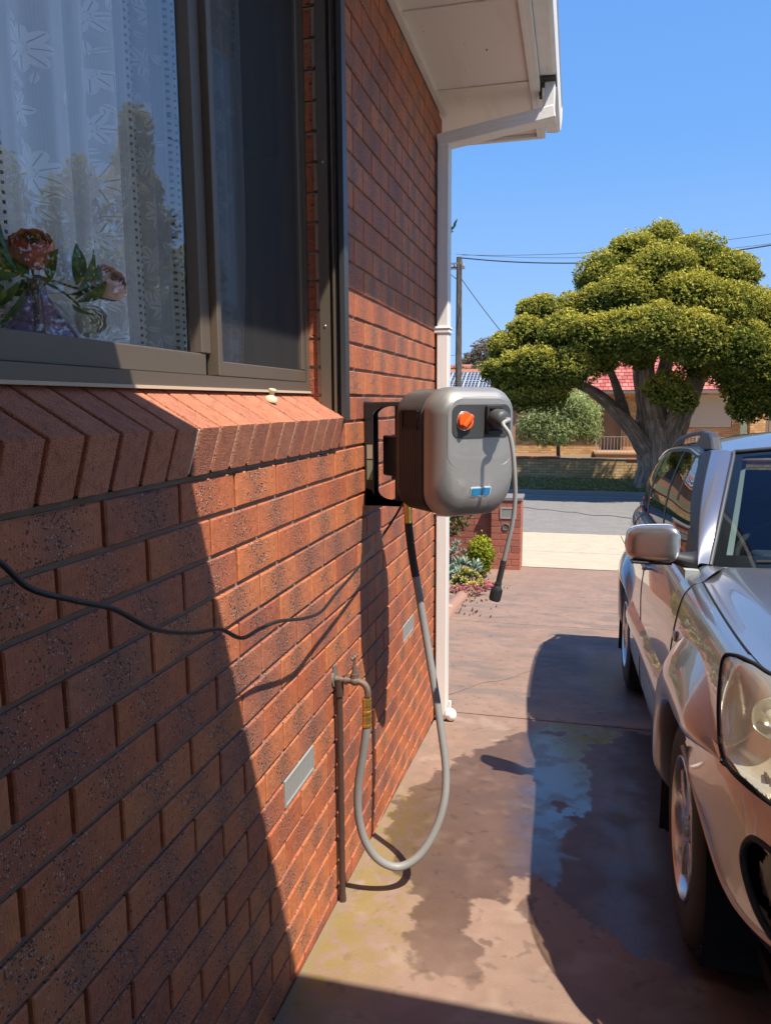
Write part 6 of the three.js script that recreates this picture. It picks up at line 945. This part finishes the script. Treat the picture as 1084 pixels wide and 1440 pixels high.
    G.forEach((g, i) => g.length && part('foliage', g, mat(cols[i], 0.55, 0, { side: THREE.DoubleSide }), o)); part('stem', Array.from({ length: 8 }, (_, i) => rod([R * 0.5 * Math.cos(i), -0.03, R * 0.5 * Math.sin(i)], [R * 0.6 * Math.cos(i + 0.2), H * 0.6, R * 0.6 * Math.sin(i + 0.2)], 0.008)), mat([0.16, 0.13, 0.09], 0.9), o); return o;
  };
  rosette('succulent_bush', 'rounded grey green succulent bush nearest the downpipe', 'succulent', -0.66, -5.25, 74, 0.24, 0.33, [[0.23, 0.29, 0.17], [0.32, 0.37, 0.24], [0.14, 0.19, 0.08]], 0.075, 0.020);
  rosette('succulent', 'spiky pale blue succulent cluster in the middle of the bed', 'succulent', -0.72, -6.3, 24, 0.26, 0.30, [[0.22, 0.32, 0.25], [0.18, 0.28, 0.20]], 0.15, 0.015);
  rosette('succulent', 'blue green succulent clump against the letterbox side', 'succulent', -0.46, -7.05, 20, 0.22, 0.26, [[0.20, 0.29, 0.20], [0.28, 0.36, 0.26]], 0.11, 0.014);
  rosette('sedum', 'yellow green sedum mound at the front of the bed', 'succulent', -0.40, -6.75, 40, 0.17, 0.17, [[0.46, 0.42, 0.09], [0.38, 0.36, 0.10]], 0.05, 0.014);
  rosette('sedum', 'small yellowish sedum tuft at the back left of the bed', 'succulent', -0.86, -6.9, 26, 0.14, 0.42, [[0.42, 0.40, 0.11], [0.34, 0.34, 0.12]], 0.05, 0.014);
  rosette('succulent', 'greyish pink tinged succulent against the brick wall', 'succulent', -0.75, -7.7, 26, 0.28, 0.36, [[0.32, 0.33, 0.26], [0.38, 0.29, 0.23], [0.24, 0.29, 0.22]], 0.09, 0.014);
  rosette('groundcover', 'low pink flowering groundcover spilling at the bed edge', 'groundcover', -0.36, -6.35, 60, 0.20, 0.04, [[0.55, 0.17, 0.19], [0.42, 0.13, 0.14], [0.35, 0.24, 0.16]], 0.035, 0.007);
  rosette('groundcover', 'small patch of pink groundcover nearer the letterbox', 'groundcover', -0.25, -6.75, 40, 0.15, 0.035, [[0.55, 0.17, 0.19], [0.45, 0.14, 0.15]], 0.035, 0.007);
  { const o = thing('green_shrub', 'bright lime green leafy shrub in front of the letterbox pillar', 'shrub', [-0.34, gy(-7.5) + 0.03, -7.5]); const pts = []; blob(900, [0, 0.26, 0], [0.17, 0.25, 0.17], pts, (d) => clamp(0.5 + 0.4 * d[1] + 0.4 * (rnd() - 0.5)), 0.2); leaves('foliage', pts, leafQuad, leafMat(0.5), 0.05, [[0.16, 0.21, 0.02], [0.44, 0.46, 0.04]], o); part('stem', Array.from({ length: 7 }, (_, i) => rod([0.02 * i - 0.06, -0.03, 0], [0.1 * Math.cos(i), 0.4, 0.1 * Math.sin(i)], 0.006)), mat([0.2, 0.16, 0.1], 0.9), o); }
  { const o = thing('green_shrub', 'loose dark green leafy shrub at the back of the bed between the succulents', 'shrub', [-0.98, gy(-6.2) + 0.03, -6.2]); const pts = []; blob(900, [0, 0.33, 0], [0.26, 0.32, 0.24], pts, (d) => clamp(0.5 + 0.4 * d[1] + 0.4 * (rnd() - 0.5)), 0.2); leaves('foliage', pts, leafQuad, leafMat(0.5), 0.055, [[0.08, 0.12, 0.03], [0.27, 0.31, 0.08]], o); part('stem', Array.from({ length: 7 }, (_, i) => rod([0.02 * i - 0.06, -0.03, 0], [0.12 * Math.cos(i), 0.45, 0.12 * Math.sin(i)], 0.006)), mat([0.2, 0.16, 0.1], 0.9), o); }
  { const o = thing('climbing_plant', 'dark green leafy plant at the corner behind the downpipe', 'shrub', [-0.95, gy(-7.9), -7.9]); const pts = []; blob(700, [0.1, 0.75, 0], [0.30, 0.32, 0.2], pts, undefined, 0.2); blob(300, [-0.1, 1.05, 0], [0.22, 0.2, 0.2], pts, undefined, 0.2); leaves('foliage', pts, leafQuad, leafMat(0.5), 0.07, [[0.07, 0.10, 0.03], [0.22, 0.22, 0.08]], o); part('stem', Array.from({ length: 6 }, (_, i) => rod([0.02 * i, 0, 0], [0.2 * Math.cos(i), 0.9, 0.1 * Math.sin(i)], 0.008)), mat([0.16, 0.12, 0.08], 0.9), o); }
  { const z0 = -6.5, o = thing('leafy_branch', 'green leaf sprig poking out from behind the downpipe against the sky', 'tree branch', [-0.85, 2.9, z0]); part('stem', tube([[-0.3, -0.6, 0], [0.0, 0.1, 0], [0.2, 0.45, 0], [0.27, 0.56, 0]], 0.008, 20, 6), mat([0.2, 0.15, 0.1], 0.9), o); for (let i = 0; i < 16; i++) part('leaf', leafGeo(0.10, 0.014).rotateX(rr(0.6, 2.0)).rotateZ(rr(-1.8, -0.2)).translate(0.12 + i * 0.012, 0.32 + 0.016 * i + rr(-0.03, 0.03), rr(-0.03, 0.03)), mat([0.10, 0.17, 0.04], 0.6, 0, { side: THREE.DoubleSide }), o); }
}
// ---------------------------------------------------------------- what stands outside the frame but shades or is mirrored
{
  const v = thing('verandah_roof', 'flat white verandah roof the photographer stands beneath', 'verandah', [0, 2.60, 0.60]);
  part('roof_sheet', [bb(0.002, 6.2, 0.06, 0.10, 0.03, 6)], mat([0.5, 0.48, 0.45], 0.6), v);  // inferred from its shadow edge; widened across to cut skylight on the wall
  part('front_beam', [bb(0.002, 6.2, -0.06, 0.12, 0.0, 0.05), bb(6.15, 6.2, -0.06, 0.12, 0.05, 6)], mat([0.6, 0.57, 0.52], 0.6), v);
  part('post', [bb(6.05, 6.14, -2.5, -0.06, 0.0, 0.09), bb(3.9, 3.99, -2.5, -0.06, 5.8, 5.89)], mat([0.6, 0.57, 0.52], 0.6), v);
  const tl = [[8.2, -13.2, 7.6, 1.05, 'tall olive green conifer mirrored highest in the window'], [8.4, -11.4, 5.9, 1.35, 'rounded olive conifer left of the tallest one in the window mirror'], [8.5, -9.8, 5.5, 1.3, 'broad conifer mirrored at the left of the large pane'], [8.4, -8.4, 4.6, 1.2, 'lowest conifer mirrored above the vase'], [8.9, -15.0, 6.9, 1.1, 'dark conifer mirrored beside the window mullion'], [8.6, -16.8, 6.4, 1.3, 'bushy conifer standing past the mirrored tall one'], [8.3, -7.0, 3.9, 1.2, 'short conifer nearest to the verandah']];
  for (const [x, z, h, r, lab] of tl) {
    const b = gy(z), o = thing('conifer', lab, 'conifer', [x, b, z], 0); const hh = h - b;
    part('trunk', limb([[0, -0.1, 0], [0.03, hh * 0.5, 0], [0, hh * 0.9, 0]], 0.14, 0.03), bark([0.15, 0.12, 0.09]), o);
    const pts = []; const n = Math.round(hh * 2.2); for (let i = 0; i < n; i++) { const t = i / (n - 1), R = r * (t < 0.15 ? 0.9 : Math.pow(Math.max(0.22, 1 - Math.pow((t - 0.15) / 0.85, 2.4)), 0.7) * (0.75 + 0.4 * rnd())); blob(380, [rr(-0.4, 0.4) * R, hh * (0.04 + 0.92 * t), rr(-0.4, 0.4) * R], [R * rr(0.7, 1.1), rr(0.4, 0.8), R * rr(0.7, 1.1)], pts, (d) => clamp(0.4 + 0.4 * d[1] + 0.3 * (rnd() - 0.5)), 0.5); }
    leaves('crown', pts, leafQuad, leafMat(), 0.14, [[0.16, 0.17, 0.03], [0.55, 0.50, 0.11]], o, 0.5);
  }
}
renderer.render(scene, camera);
